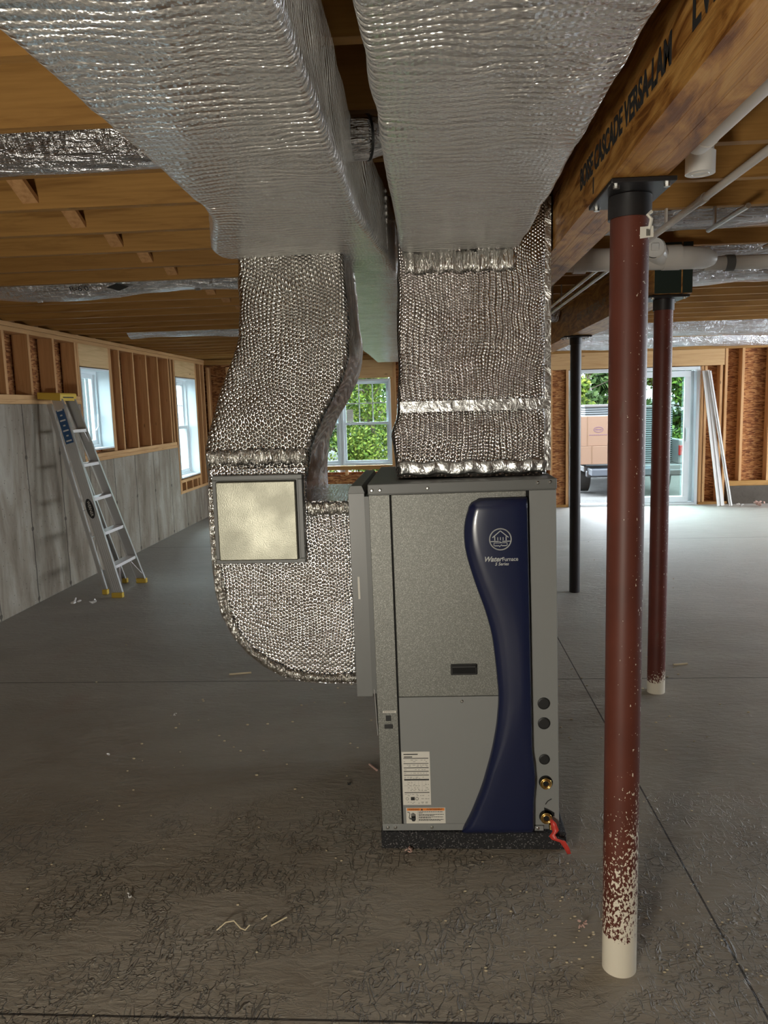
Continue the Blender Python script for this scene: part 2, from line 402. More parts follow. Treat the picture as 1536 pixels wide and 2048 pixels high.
# ---- left wall
wl = struct(emp('wall_left'))
bm = NB(); box(bm, (-3.62, -3.3, 0), (XL, 7.45, 1.70)); box(bm, (-3.62, 7.45, 0), (XL, 10.29, 1.12)); box(bm, (-3.62, 10.29, 0), (XL, YB+.2, .48))
obj('foundation', bm, M_conc, wl)
bm = NB()
for (y0, y1, z0, z1) in ((-3.3, 7.48, 1.70, 2.37), (7.48, 8.17, 1.16, 1.22), (7.48, 8.17, 2.07, 2.37), (8.17, 10.36, 1.12, 2.37), (10.36, 11.24, .5, .67), (10.36, 11.24, 2.07, 2.37), (11.24, YB+.2, .5, 2.37)):
    box(bm, (-3.565, y0, z0), (-3.553, y1, z1))
obj('sheathing', bm, M_osb, wl)
SX = (XL-.14, XL)
for z in (2.29, 2.329): B1('top_plate', (SX[0], -3.3, z), (SX[1]+.004*(z > 2.3), YB, z+.037), W_y, wl, .002)
for (y0, y1, z) in ((-3.3, 7.45, 1.702), (7.45, 10.27, 1.122), (10.29, YB, .482)):
    B1('sill_plate', (SX[0], y0, z), (SX[1]+.006, y1, z+.038), W_y, wl, .002)
    if z > 1: B1('sill_plate', (SX[0], y0, z-.002+.04), (SX[1], y1 if z > 1.5 else y1, z+.076), W_y, wl, .002)
def stud_l(y, z0, z1): return B1('stud', (SX[0], y-.019, z0), (SX[1], y+.019, z1), W_z, wl, .002)
y = -3.1
for y in (-2.8, -2.4, -2.0, -1.6, -1.2, -.8, -.4, 0, .4, .8, 1.2, 1.6, 2.0, 2.4, 2.8, 3.2, 3.6, 4.0, 4.4, 4.8, 5.2, 5.33, 5.73, 6.14, 6.54, 6.98, 7.42): stud_l(y, 1.78, 2.29)
for y in (7.462, 8.20): stud_l(y, 1.20, 2.29)
for y in (8.24, 8.48, 8.89, 9.30, 9.70, 10.10, 10.20): stud_l(y, 1.20, 2.29)
for y in (10.325, 11.26, 11.30, 11.52, 11.70): stud_l(y, .52, 2.29)
for y in (10.36, 10.56, 10.86, 11.10, 11.22): stud_l(y, .52, .63)
B1('rough_sill', (SX[0], 10.34, .63), (SX[1]+.004, 11.24, .668), W_y, wl, .002)
B1('header', (-3.46, 7.48, 2.072), (XL+.002, 8.18, 2.29), W_header, wl); B1('header', (-3.46, 10.35, 2.072), (XL+.002, 11.24, 2.29), W_header, wl)
B1('rim_board', (-3.56, -3.3, 2.366), (-3.53, YB+.14, ZC+.24), W_y, wl)
# ---- left windows
def window_left(n, y0, y1, z0, z1):
    w = struct(emp('window_%d' % n))
    t = .016
    bm = NB(); box(bm, (-3.60, y1-t, z0), (XL+.004, y1, z1)); box(bm, (-3.60, y0, z0), (XL+.004, y0+t, z1)); box(bm, (-3.60, y0+t, z1-t), (XL+.004, y1-t, z1)); box(bm, (-3.60, y0+t, z0), (XL+.01, y1-t, z0+t))
    obj('jamb_extension', bm, M_vinyl, w)
    zm = (z0+z1)/2; y0 += t; y1 -= t; z0 += t; z1 -= t
    def sash(a, b, c, d, x):
        f = .045; bm = NB(); box(bm, (x, a, c), (x+.03, b, c+f)); box(bm, (x, a, d-f), (x+.03, b, d)); box(bm, (x, a, c+f), (x+.03, a+f, d-f)); box(bm, (x, b-f, c+f), (x+.03, b, d-f))
        s_ = obj('sash', bm, M_vinyl, w, bevel=.003)
        g = B1('pane', (x+.012, a+f, c+f), (x+.016, b-f, d-f), M_glass, s_)
        return s_, (a+f, b-f, c+f, d-f, x)
    bm = NB(); box(bm, (-3.61, y0, z0), (-3.53, y0+.03, z1)); box(bm, (-3.61, y1-.03, z0), (-3.53, y1, z1)); box(bm, (-3.61, y0+.03, z0), (-3.53, y1-.03, z0+.03)); box(bm, (-3.61, y0+.03, z1-.03), (-3.53, y1-.03, z1))
    obj('frame', bm, M_vinyl, w)
    if n == 1:
        s_, q = sash(y0+.03, y1-.03, z0+.03, z1-.03, -3.585); b = box(NB(), (-3.56, (y0+y1)/2-.1, zm-.01), (-3.55, (y0+y1)/2+.1, zm+.01))
        bm = NB()
        for i in (1, 2, 3): box(bm, (q[4]+.013, q[0]+(q[1]-q[0])*i/4-.007, q[2]), (q[4]+.024, q[0]+(q[1]-q[0])*i/4+.007, q[3]))
        b.free(); obj('muntin', bm, M_vinyl, s_)
        bm = tube(NB(), [(-3.545, y1-.07, zm-.22), (-3.52, y1-.07, zm-.18), (-3.515, y1-.065, zm-.05)], .009, 8); obj('crank_handle', bm, M_vinyl, w, True)
    else:
        s_, q = sash(y0+.03, y1-.03, zm-.02, z1-.03, -3.60); s2, q2 = sash(y0+.03, y1-.03, z0+.03, zm+.025, -3.565)
        bm = NB()
        for i in (1, 2): box(bm, (q[4]+.013, q[0]+(q[1]-q[0])*i/3-.007, q[2]), (q[4]+.024, q[0]+(q[1]-q[0])*i/3+.007, q[3]))
        box(bm, (q[4]+.013, q[0], (q[2]+q[3])/2-.007), (q[4]+.024, q[1], (q[2]+q[3])/2+.007)); obj('muntin', bm, M_vinyl, s_)
window_left(1, 7.485, 8.175, 1.237, 2.062); window_left(2, 10.36, 11.235, .69, 2.062)

# ---- back wall
wb = struct(emp('wall_back'))
bm = NB()
for (x0, x1, z0, z1) in ((-3.55, -2.1, .0, 2.37), (-2.1, -.56, 0, .60), (-2.1, -.56, 2.04, 2.37), (-.56, 2.08, 0, 2.37), (2.08, 4.0, 2.05, 2.37), (4.0, 4.45, 0, 2.37), (4.45, 7.8, .25, 2.37)):
    box(bm, (x0, YB+.14, z0), (x1, YB+.152, z1))
obj('sheathing', bm, M_osb, wb)
def stud_b(x, z0=.04, z1=2.25, w=.038): return B1('stud', (x-w/2, YB, z0), (x+w/2, YB+.14, z1), W_z, wb, .002)
B1('foundation', (4.44, YB-.02, 0), (7.8, YB+.2, .27), M_conc, wb)
B1('top_plate', (-3.4, YB, 2.329), (7.6, YB+.14, 2.366), W_x, wb, .002); B1('top_plate', (-3.4, YB, 2.29), (7.6, YB+.14, 2.328), W_x, wb, .002)
B1('bottom_plate', (-3.4, YB, 0), (2.08, YB+.14, .04), W_x, wb, .002); B1('bottom_plate', (4.0, YB, 0), (4.43, YB+.14, .04), W_x, wb, .002); B1('bottom_plate', (4.44, YB, .272), (7.6, YB+.14, .345), W_x, wb, .002)
for x in (-3.36, -3.05, -2.65, -2.16, -.55, -.51, -.14, .26, .66, 1.06, 1.46, 1.82, 2.058): stud_b(x)
for x in (4.02, 4.07, 4.29, 4.36): stud_b(x, .04, 2.05 if x < 4.1 else 2.29)
for x in (4.60, 5.0, 5.4, 5.8, 6.2, 6.6, 7.0, 7.4): stud_b(x, .345, 2.29)
B1('header', (-2.16, YB-.002, 2.025), (-.54, YB+.1, 2.29), W_headx, wb); B1('header', (1.80, YB-.004, 2.055), (4.33, YB+.1, 2.289), W_headx, wb, .003)
B1('rough_sill', (-2.14, YB, .645), (-.57, YB+.14, .70), W_x, wb, .002)
for x in (-2.0, -1.66, -1.28, -.92, -.6): B1('cripple_stud', (x-.019, YB, .56), (x+.019, YB+.138, .645), W_z, wb)
B1('filler_panel', (-2.14, YB+.01, .04), (-.57, YB+.03, .57), M_osb, wb)
B1('filler_panel', (1.84, YB+.03, .04), (2.04, YB+.042, 2.05), M_osb, wb); 
B1('rim_board', (-3.55, YB+.10, 2.366), (7.7, YB+.14, ZC+.24), W_x, wb)
# window 3: twin double hung
w3 = struct(emp('window_3'))
def dh(x0, x1, z0, z1, note):
    Y = YB-.005; t = .035
    bm = NB(); box(bm, (x0, Y, z0), (x0+t, Y+.12, z1)); box(bm, (x1-t, Y, z0), (x1, Y+.12, z1)); box(bm, (x0+t, Y, z1-t), (x1-t, Y+.12, z1)); box(bm, (x0+t, Y, z0), (x1-t, Y+.12, z0+t))
    obj('frame', bm, M_vinyl, w3, bevel=.003)
    x0 += t; x1 -= t; z0 += t; z1 -= t; zm = 1.345
    for (c, d, yy, up_) in ((zm-.02, z1, Y+.07, True), (z0, zm+.02, Y+.035, False)):
        f = .036; bm = NB(); box(bm, (x0, yy, c), (x1, yy+.03, c+f)); box(bm, (x0, yy, d-f), (x1, yy+.03, d)); box(bm, (x0, yy, c+f), (x0+f, yy+.03, d-f)); box(bm, (x1-f, yy, c+f), (x1, yy+.03, d-f))
        s_ = obj('sash', bm, M_vinyl, w3, bevel=.003)
        B1('pane', (x0+f, yy+.012, c+f), (x1-f, yy+.016, d-f), M_glass, s_)
        if up_:
            bm = NB(); a, b, e, g = x0+f, x1-f, c+f, d-f
            for i in (1, 2): box(bm, (a+(b-a)*i/3-.008, yy+.002, e), (a+(b-a)*i/3+.008, yy+.012, g))
            box(bm, (a, yy+.002, (e+g)/2-.008), (b, yy+.0115, (e+g)/2+.008)); obj('muntin', bm, M_vinyl, s_)
            if note:
                p = B1('window_sticker', (a+.01, yy-.002, e+.01), (a+.11, yy+.0005, e+.20), M_paper, s_)
                bm = NB()
                for i in range(6): box(bm, (a+.02, yy-.003, e+.03+i*.026), (a+.05+.045*((i*7) % 3)/2, yy-.0021, e+.034+i*.026))
                obj('sticker_print', bm, M_inkg, p)
dh(-1.335, -.575, .715, 2.008, True); dh(-2.10, -1.34, .715, 2.008, False)
# door 1: sliding patio door, left half open
d1 = struct(emp('door_1'))
bm = NB(); Y = YB-.01
box(bm, (2.09, Y, .0), (2.135, Y+.15, 2.045)); box(bm, (3.935, Y, 0), (3.98, Y+.15, 2.045)); box(bm, (2.135, Y, 1.995), (3.935, Y+.15, 2.045)); box(bm, (2.135, Y, 0), (3.935, Y+.15, .035))
obj('frame', bm, M_vinyl, d1, bevel=.004)
for nm, x0, x1, yy in (('fixed_panel', 3.02, 3.93, Y+.09), ('sliding_panel', 2.98, 3.86, Y+.035)):
    f = .085; bm = NB(); box(bm, (x0, yy, .04), (x1, yy+.04, .04+f)); box(bm, (x0, yy, 1.985-f), (x1, yy+.04, 1.985)); box(bm, (x0, yy, .04+f), (x0+f, yy+.04, 1.985-f)); box(bm, (x1-f, yy, .04+f), (x1, yy+.04, 1.985-f))
    p = obj(nm, bm, M_vinyl, d1, bevel=.004); B1('pane', (x0+f, yy+.015, .04+f), (x1-f, yy+.022, 1.985-f), M_glass, p)
    if nm == 'sliding_panel': B1('door_handle', (x1-.055, yy-.03, .95), (x1-.03, yy, 1.15), M_vinyl, p, .004)
# ---- walls that enclose the room behind and right of the photographer
wr = struct(emp('wall_right'))
bm = NB(); box(bm, (7.6, -3.3, 0), (7.8, YB+.2, .8)); obj('foundation', bm, M_conc, wr)
bm = NB(); box(bm, (7.66, -3.3, .8), (7.68, 4.0, 2.4)); box(bm, (7.66, 5.8, .8), (7.68, 8.2, 2.4)); box(bm, (7.66, 10.6, .8), (7.68, YB, 2.4)); box(bm, (7.66, 4.0, 2.1), (7.68, 5.8, 2.4)); box(bm, (7.66, 8.2, 2.1), (7.68, 10.6, 2.4)); obj('sheathing', bm, M_osb, wr)
wn = struct(emp('wall_near'))
obj('foundation', box(NB(), (-3.6, -3.5, 0), (7.8, -3.3, 1.4)), M_conc, wn); obj('sheathing', box(NB(), (-3.6, -3.42, 1.4), (7.8, -3.40, 2.64)), M_osb, wn)
for i in range(26): B1('stud', (-3.3+.42*i, -3.4, 1.4), (-3.262+.42*i, -3.26, 2.36), W_z, wn)

# ================================================================== BEAMS AND COLUMNS
b1 = thing('support_beam', 'long laminated timber beam with black stamped lettering above the nearest red column', 'beam')
bm = NB()
for i in range(3): box(bm, (.433+.0432*i, -3.2, 2.11), (.433+.0432*(i+1)-.0012, YB-.001, ZC-.001))
obj('laminated_plies', bm, M_lvl, b1)
rotL = Vector((0, 0, 1))
def side_text(s, y, z, size, sx=1.0):
    t = text(s, size, M_ink, 'stamped_lettering', b1, (.4322, y, z), (R(90), 0, R(-90)), .0004, 0, 'CENTER', sx, .0025); return t
side_text('BOISE CASCADE VERSA-LAM', 1.87, 2.20, .075, .86); side_text('LVL', 1.29, 2.205, .085); side_text('BOISE CASCADE VERSA-LAM', 4.9, 2.20, .075, .86)
B1('grade_stamp', (.4322, 2.10, 2.125), (.4329, 2.112, 2.165), M_ink, b1)
b2 = thing('support_beam', 'laminated timber beam with dark green sealed end, carried by the two farther columns', 'beam')
bm = NB()
for i in range(4): box(bm, (1.135+.0475*i, 4.05, 2.115), (1.135+.0475*(i+1)-.0012, YB-.001, ZC-.001))
obj('laminated_plies', bm, M_lvl, b2)
bm = NB(); box(bm, (1.137, 4.046, 2.117), (1.267, 4.0495, ZC-.003)); box(bm, (1.275, 4.046, 2.117), (1.322, 4.0495, ZC-.003)); obj('sealed_end', bm, M_green, b2)
text('BOISE CASCADE VERSA-LAM', .075, M_inkg, 'stamped_lettering', b2, (1.1342, 5.6, 2.22), (R(90), 0, R(-90)), .0004)
def column(name, label, x, y, h, r, m, pw, pd):
    c = thing(name, label, 'column', (x, y, 0))
    n = 14; rings = [[(r*math.cos(2*math.pi*k/40), r*math.sin(2*math.pi*k/40), h*i/n) for k in range(40)] for i in range(n+1)]
    obj('shaft', loft(NB(), rings), m, c, True)
    obj('collar', tube(NB(), [(0, 0, h-.055), (0, 0, h-.002)], r*1.12, 40), M_blackmetal, c, True)
    p = B1('cap_plate', (-pw, -pd, h), (pw, pd, h+.011), M_blackmetal, c, .002)
    bm = NB()
    for sx in (-1, 1):
        for sy in (-1, 1): tube(bm, [(sx*pw*.78, sy*pd*.82, h-.008), (sx*pw*.78, sy*pd*.82, h+.002)], .008, 8)
    obj('bolts', bm, M_chrome, p)
    return c
c1 = column('steel_column', 'nearest red-brown steel column with white mortar splatter at its foot', .508, 2.035, 2.097, .047, M_col1, .075, .13)
bm = NB(); prism(bm, [(.0, 0), (.052, .004), (.050, .036), (.0, .034)], 'xz', -.0525, -.051); t = obj('paper_tag', bm, M_paper, c1); t.location = (.012, -.001, 1.985); t.scale = (.62, 1, .8)
bm = NB()
for i in range(4): box(bm, (.03+.004*i, -.0562, 1.992), (.032+.004*i, -.0548, 2.012))
obj('tag_print', bm, M_ink, t).location = (-.006, .002, -1.985)
obj('string', tube(NB(), [(.034, -.051, 2.005), (.038, -.054, 2.03), (.030, -.052, 2.04), (.04, -.05, 2.048)], .0045, 6), M_paper, c1)
column('steel_column', 'middle dark red steel column with a pale mortar ring at the floor, under the green beam end', 1.215, 4.155, 2.10, .047, M_col2, .10, .10)
column('steel_column', 'farthest slim black steel column, left of the open patio door', 1.196, 6.45, 2.10, .044, M_col3, .11, .10)

# ================================================================== DUCTS
def duct_y(name, secs, m, parent, r=.02, n=60, amp=.004, seed=0):
    """box duct running along Y through sections (y, x0, x1, z0, z1)"""
    rings = []
    ys = [secs[0][0]+(secs[-1][0]-secs[0][0])*i/n for i in range(n+1)]
    for y in ys:
        for a, b in zip(secs, secs[1:]):
            if a[0] <= y <= b[0]+1e-9: break
        t = (y-a[0])/(b[0]-a[0]); s_ = [a[i]+(b[i]-a[i])*t for i in range(1, 5)]
        rings.append([(u, y, v) for u, v in rrect(*s_, r=r)])
    bm = loft(NB(), rings); wob(bm, amp, 7, seed); return obj(name, bm, m, parent, True)
sup = thing('supply_duct', 'right-hand foil-wrapped duct rising from the furnace top and running overhead', 'duct')
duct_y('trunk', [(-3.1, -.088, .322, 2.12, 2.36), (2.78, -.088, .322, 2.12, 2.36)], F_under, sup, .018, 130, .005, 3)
def duct_z(name, secs, m, parent, r=.02, n=40, amp=.004, seed=0):
    rings = []
    for i in range(n+1):
        z = secs[0][0]+(secs[-1][0]-secs[0][0])*i/n
        for a, b in zip(secs, secs[1:]):
            if a[0]-1e-9 <= z <= b[0]+1e-9: break
        t = (z-a[0])/(b[0]-a[0]); t = t*t*(3-2*t) if len(secs) > 6 else t
        s_ = [a[i]+(b[i]-a[i])*t for i in range(1, 5)]
        rings.append([(u, v, z) for u, v in rrect(*s_, r=r)])
    bm = loft(NB(), rings); wob(bm, amp, 7, seed); return obj(name, bm, m, parent, True)
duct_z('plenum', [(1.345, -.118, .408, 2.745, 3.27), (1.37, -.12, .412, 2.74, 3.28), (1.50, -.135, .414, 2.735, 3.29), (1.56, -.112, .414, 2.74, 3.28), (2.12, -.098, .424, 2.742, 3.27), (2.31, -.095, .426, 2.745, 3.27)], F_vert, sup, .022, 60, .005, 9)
def pleated(name, x0, x1, y, z0, z1, m, parent, depth=.010, pitch=.022, seed=1):
    """a crimped strip of foil tape whose pleats stand out from the face"""
    nx = int((x1-x0)/pitch*4); nz = 6; bm = NB(); rnd = random.Random(seed); ph = [rnd.uniform(-.8, .8) for _ in range(nx+1)]
    rows = []
    for j in range(nz+1):
        v = j/nz; row = []
        for i in range(nx+1):
            u = x0+(x1-x0)*i/nx; fall = math.sin(math.pi*v)**.6 if 0 < v < 1 else 0
            d = depth*(.35+.65*(.5+.5*math.sin(i*math.pi/2+ph[i]*1.2)))*fall
            row.append(bm.verts.new((u+.004*math.sin(v*5+i), y-.001-d, z0+(z1-z0)*v+.004*math.sin(i*.7))))
        rows.append(row)
    for a, b in zip(rows, rows[1:]):
        for i in range(nx): bm.faces.new((a[i], a[i+1], b[i+1], b[i]))
    back = []
    o = obj(name, bm, m, parent, True); s_ = o.modifiers.new('thick', 'SOLIDIFY'); s_.thickness = .0015; s_.offset = -1
    return o
pleated('tape_band', -.075, .30, 2.742, 2.045, 2.12, F_tape, sup, .012, .03, 5)
pleated('tape_band', -.11, .405, 2.738, 1.352, 1.40, F_plain, sup, .008, .05, 6)
B1('tape_strip', (-.10, 2.731, 1.575), (.415, 2.7345, 1.612), F_plain, sup)
B1('corner_tape', (.402, 2.733, 1.36), (.4225, 2.737, 2.28), F_plain, sup)

ret = thing('return_duct', 'left-hand foil-wrapped duct with a square metal access door, joining the furnace side', 'duct')
duct_y('trunk', [(-3.1, -.580, -.182, 2.12, 2.36), (2.08, -.578, -.184, 2.12, 2.36), (2.2, -.59, -.184, 2.12, 2.36), (2.58, -.70, -.148, 2.115, 2.36), (2.68, -.70, -.14, 2.115, 2.36), (2.80, -.655, -.135, 2.125, 2.36)], F_under, ret, .018, 130, .005, 17)
duct_y('rear_trunk', [(2.79, -.62, -.132, 2.13, 2.35), (3.5, -.61, -.118, 2.12, 2.35), (9.4, -.61, -.118, 2.12, 2.35)], F_under, ret, .018, 110, .005, 23)
YF = 2.70
prof = [(2.125, -.652, -.283), (2.04, -.652, -.276), (1.94, -.647, -.270), (1.85, -.658, -.264), (1.78, -.682, -.268), (1.70, -.716, -.292), (1.62, -.745, -.338), (1.54, -.775, -.385), (1.46, -.797, -.418), (1.40, -.795, -.425), (1.33, -.793, -.440)]
prof = prof[::-1]
def smooth_prof(z):
    z = min(2.125, max(1.33, z))
    for a, b in zip(prof, prof[1:]):
        if a[0]-1e-9 <= z <= b[0]+1e-9:
            t = (z-a[0])/(b[0]-a[0]); return [a[1]+(b[1]-a[1])*t, a[2]+(b[2]-a[2])*t]
rings = []; NZ = 60
for i in range(NZ+1):
    z = 1.33+(2.135-1.33)*i/NZ; x0, x1 = smooth_prof(z); tt = (z-1.33)/.8
    yf = YF+.012*math.sin(tt*math.pi)*-1; yb = YF+.47+.10*(1-tt)
    if z > 1.9: yf += .02*(z-1.9)/.2
    rings.append([(u, v, z) for u, v in rrect(x0, x1, yf, yb, r=.022)])
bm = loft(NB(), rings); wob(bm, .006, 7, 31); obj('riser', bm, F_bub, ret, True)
# boot: curved sheet-metal elbow wrapped in foil, outline in XZ
arc = []
ol = [(-.280, 1.272), (-.436, 1.272), (-.440, 1.36), (-.792, 1.36), (-.797, 1.20), (-.795, 1.05), (-.79, .95), (-.772, .86), (-.733, .775), (-.685, .715), (-.625, .663), (-.555, .622), (-.47, .603), (-.37, .598), (-.280, .598)]
def resample(pts, step):
    out = []
    for a, b in zip(pts, pts[1:]+pts[:1]):
        L_ = math.hypot(b[0]-a[0], b[1]-a[1]); n = max(1, int(L_/step))
        for k in range(n): out.append((a[0]+(b[0]-a[0])*k/n, a[1]+(b[1]-a[1])*k/n))
    return out
cx = -.53; cz = .98
LB = [(.598, -.37), (.603, -.47), (.622, -.555), (.663, -.625), (.715, -.685), (.775, -.733), (.86, -.772), (.95, -.79), (1.05, -.795), (1.20, -.797), (1.36, -.792)]
zs = [.598, .599, .601, .603, .607, .612, .617, .622, .63, .64, .65, .663, .68, .70, .715, .735, .755, .775]+[.80+.02*i for i in range(24)]+[1.271, 1.2725, 1.30, 1.33, 1.36]
rings = []
for z in zs:
    rings.append([(u, v, z) for u, v in rrect(ip(LB, z), -.280 if z < 1.2715 else -.440, YF, YF+.60, r=.008)])
bm = loft(NB(), rings); obj('boot', bm, F_boot, ret, True)
# pleated tape round the rim of the boot
def rim(name, pts, y0, seed):
    bm = NB(); rnd = random.Random(seed); P = resample(pts, .006); P = P[:max(i for i, q_ in enumerate(P) if math.hypot(q_[0]-pts[-1][0], q_[1]-pts[-1][1]) < .0062)]; a_ = []
    n = len(P)
    for i, p in enumerate(P):
        q = P[min(i+1, n-1)]; o_ = P[max(i-1, 0)]; t = Vector((q[0]-o_[0], q[1]-o_[1])).normalized(); nr = Vector((t.y, -t.x))
        if (Vector((cx-.02, cz))-Vector(p)).dot(nr) < 0: nr = -nr
        w = .5+.5*math.sin(i*1.35+rnd.uniform(-.5, .5)); L_ = .036+.003*math.sin(i*.11)+.005*rnd.random()
        row = [(p[0]-nr.x*.003, y0+.045, p[1]-nr.y*.003), (p[0]-nr.x*.004, y0+.012, p[1]-nr.y*.004), (p[0]+nr.x*.006, y0-.003-.003*w, p[1]+nr.y*.006),
               (p[0]+nr.x*L_*.55, y0-.0065-.007*w, p[1]+nr.y*L_*.55), (p[0]+nr.x*L_, y0-.003, p[1]+nr.y*L_)]
        a_.append([bm.verts.new(c) for c in row])
    for r0, r1 in zip(a_, a_[1:]):
        for k in range(4): bm.faces.new((r0[k], r1[k], r1[k+1], r0[k+1]))
    o = obj(name, bm, F_tape, ret, True); s_ = o.modifiers.new('thick', 'SOLIDIFY'); s_.thickness = .0015; return o
rim('rim_tape', [(-.793, 1.33), (-.797, 1.20), (-.795, 1.05), (-.79, .95), (-.772, .86), (-.733, .775), (-.685, .715), (-.625, .663), (-.555, .622), (-.47, .603), (-.37, .598), (-.290, .598), (-.285, .598)], YF, 4)
pleated('collar_tape', -.785, -.435, YF-.004, 1.408, 1.462, F_tape, ret, .014, .016, 8)
pleated('collar_tape', -.44, -.288, YF-.006, 1.225, 1.268, F_tape, ret, .008, .014, 11)
B1('collar_strip', (-.785, YF-.009, 1.366), (-.440, YF-.003, 1.395), F_boot, ret, .003)
obj('takeoff_collar', tube(NB(), [(-.186, 2.14, 2.30), (-.15, 2.14, 2.30), (-.13, 2.15, 2.305), (-.103, 2.16, 2.31)], [.056, .056, .05, .046], 28), F_flex, ret, True); obj('black_tie', tube(NB(), [(-.15, 2.14, 2.30), (-.144, 2.142, 2.3005)], .0572, 28), M_black, ret, True)
# access door
ad = B1('access_door', (-.752, YF-.050, 1.071), (-.470, YF-.032, 1.352), M_galv, ret, .004)
bm = NB(); t = .016; x0, x1, z0, z1 = -.768, -.448, 1.058, 1.372
box(bm, (x0, YF-.034, z0), (x1, YF+.0, z0+t)); box(bm, (x0, YF-.034, z1-t), (x1, YF+.0, z1)); box(bm, (x0, YF-.034, z0+t), (x0+t, YF+.0, z1-t)); box(bm, (x1-t, YF-.034, z0+t), (x1, YF+.0, z1-t))
obj('door_frame', bm, M_dgrey, ad, bevel=.002)
B1('door_shadow_lip', (-.76, YF-.032, 1.066), (-.456, YF-.006, 1.36), M_dgrey, ad)

# ================================================================== FURNACE
PB = thing('rubber_pad', 'black rubber isolation pad on the floor under the grey furnace', 'pad')
obj('pad_slab', box(NB(), (-.205, 2.615, 0), (.462, 3.40, .066)), M_pad, PB, bevel=.006)
PB.name = 'rubber_pad'
fu = thing('furnace', 'tall grey geothermal furnace cabinet with a curved dark blue front cover', 'furnace', (.118, 2.62, .0698), (0, R(-.62), 0))
def L(p): return (p[0]-.118, p[1]-2.62, p[2]-.067)
def FB(name, a, b, m, parent=None, bevel=0): return obj(name, box(NB(), L(a), L(b)), m, parent or fu, bevel=bevel)
FY = 2.622
FB('cabinet', (-.200, FY+.003, .0675), (.437, 3.368, 1.331), M_mid, bevel=.004)
FB('top_cover', (-.202, FY-.002, 1.300), (.439, 3.372, 1.336), M_dgrey, bevel=.003)
FB('corner_panel', (-.199, FY-.001, .085), (-.128, FY+.004, 1.298), M_speck, bevel=.001)
FB('upper_panel', (-.122, FY-.004, .5765), (.335, FY+.004, 1.298), M_speck, bevel=.002)
FB('lower_panel', (-.122, FY-.004, .0955), (.335, FY+.004, .5745), M_grey, bevel=.002)
FB('base_rail', (-.199, FY-.0015, .069), (.30, FY+.004, .094), M_grey, bevel=.001)
FB('service_panel', (.3455, FY-.003, .088), (.436, FY+.004, 1.298), M_grey, bevel=.002)
FB('panel_gap', (-.1285, FY+.002, .09), (-.1215, FY+.0045, 1.298), M_gap); FB('panel_gap', (.3345, FY+.001, .09), (.346, FY+.0045, 1.298), M_gap)
FB('corner_bracket', (.349, FY-.005, .068), (.380, FY+.003, .086), M_grey)
# blue cover, lofted up its height
LE = [(.068, .083), (.13, .118), (.245, .164), (.377, .201), (.47, .219), (.572, .229), (.691, .221), (.799, .210), (.889, .188), (.978, .157), (1.084, .127), (1.145, .120), (1.206, .125), (1.250, .140), (1.268, .152), (1.277, .175)]
RE = [(.068, .343), (.188, .345), (.264, .352), (.33, .348), (.377, .342), (1.277, .337)]
def ips(T, z):   # smoothed
    return sum(ip(T, min(1.277, max(.068, z+d))) for d in (-.03, -.015, 0, .015, .03))/5 if z < 1.24 else ip(T, z)
rings = []; N = 90
for i in range(N+1):
    z = .068+(1.277-.068)*i/N; xl = ips(LE, z); xr = ip(RE, z)
    e = 1.0
    if z > 1.25: e = max(.15, math.sqrt(max(0, 1-((z-1.25)/.03)**2)))
    if z < .085: e = .5+.5*(z-.068)/.017
    w = .016+.026*max(0, math.sin((z-.3)/1.0*math.pi)) if .3 < z < 1.3 else .016
    D = .034*e; y = FY-.004
    pts = [(xl, y), (xl+.0012, y-D*.42), (xl+.005, y-D*.60), (xl+w*.55, y-D*.74), (xl+w*.85, y-D*.86), (xl+w*1.15, y-D*.95), (xl+w*1.7, y-D)]
    for t in (.25, .5, .75): pts.append((xl+w*1.7+(xr-.012-xl-w*1.7)*t, y-D*(1.0+.06*math.sin(t*math.pi))))
    pts += [(xr-.012, y-D), (xr-.004, y-D*.9), (xr, y-D*.7), (xr, y)]
    rings.append([L((u, v, z)) for u, v in pts])
bm = loft(NB(), rings); cov = obj('front_cover', bm, M_blue, fu, True); cov['label'] = 'curved dark blue plastic cover'
mo = cov.modifiers.new('es', 'EDGE_SPLIT'); mo.split_angle = R(50)
LY = FY-.0405
def ringt(bm, c, R_, r, n=40, m_=8):
    pts = [(c[0]+R_*math.cos(2*math.pi*k/n), c[1], c[2]+R_*math.sin(2*math.pi*k/n)) for k in range(n+1)]
    return tube(bm, pts, r, m_, False)
bm = NB(); C_ = L((.243, LY-.0006, 1.140)); ringt(bm, C_, .036, .0022)
def ln(a, b, w=.0028): beam_between(bm, (C_[0]+a[0], C_[1], C_[2]+a[1]), (C_[0]+b[0], C_[1], C_[2]+b[1]), w, w, (0, 1, 0))
ln((-.027, .006), (0, .029)); ln((0, .029), (.027, .006)); ln((-.019, .010), (-.019, -.004)); ln((.019, .010), (.019, -.004))
for x in (-.009, 0, .009): ln((x, .007), (x, -.003), .0022)
ln((-.033, -.007), (-.006, -.007)); ln((.006, -.007), (.033, -.007)); ln((-.022, -.012), (.022, -.012), .002); ln((-.020, -.022), (-.004, -.022)); ln((.004, -.022), (.020, -.022))
ln((-.022, -.012), (-.022, -.022), .002); ln((.022, -.012), (.022, -.022), .002); ln((-.004, -.026), (.004, -.018), .002); ln((-.004, -.007), (.004, -.012), .002)
obj('round_emblem', bm, M_silver, cov)
text('Water', .024, M_silver, 'cover_lettering', cov, L((.2155, LY+.001, 1.0715)), FR, .0006, .35, 'CENTER', .95, .0006)
text('Furnace', .0195, M_silver, 'cover_lettering', cov, L((.2745, LY+.001, 1.0705)), FR, .0006, 0, 'CENTER', .86, .0003)
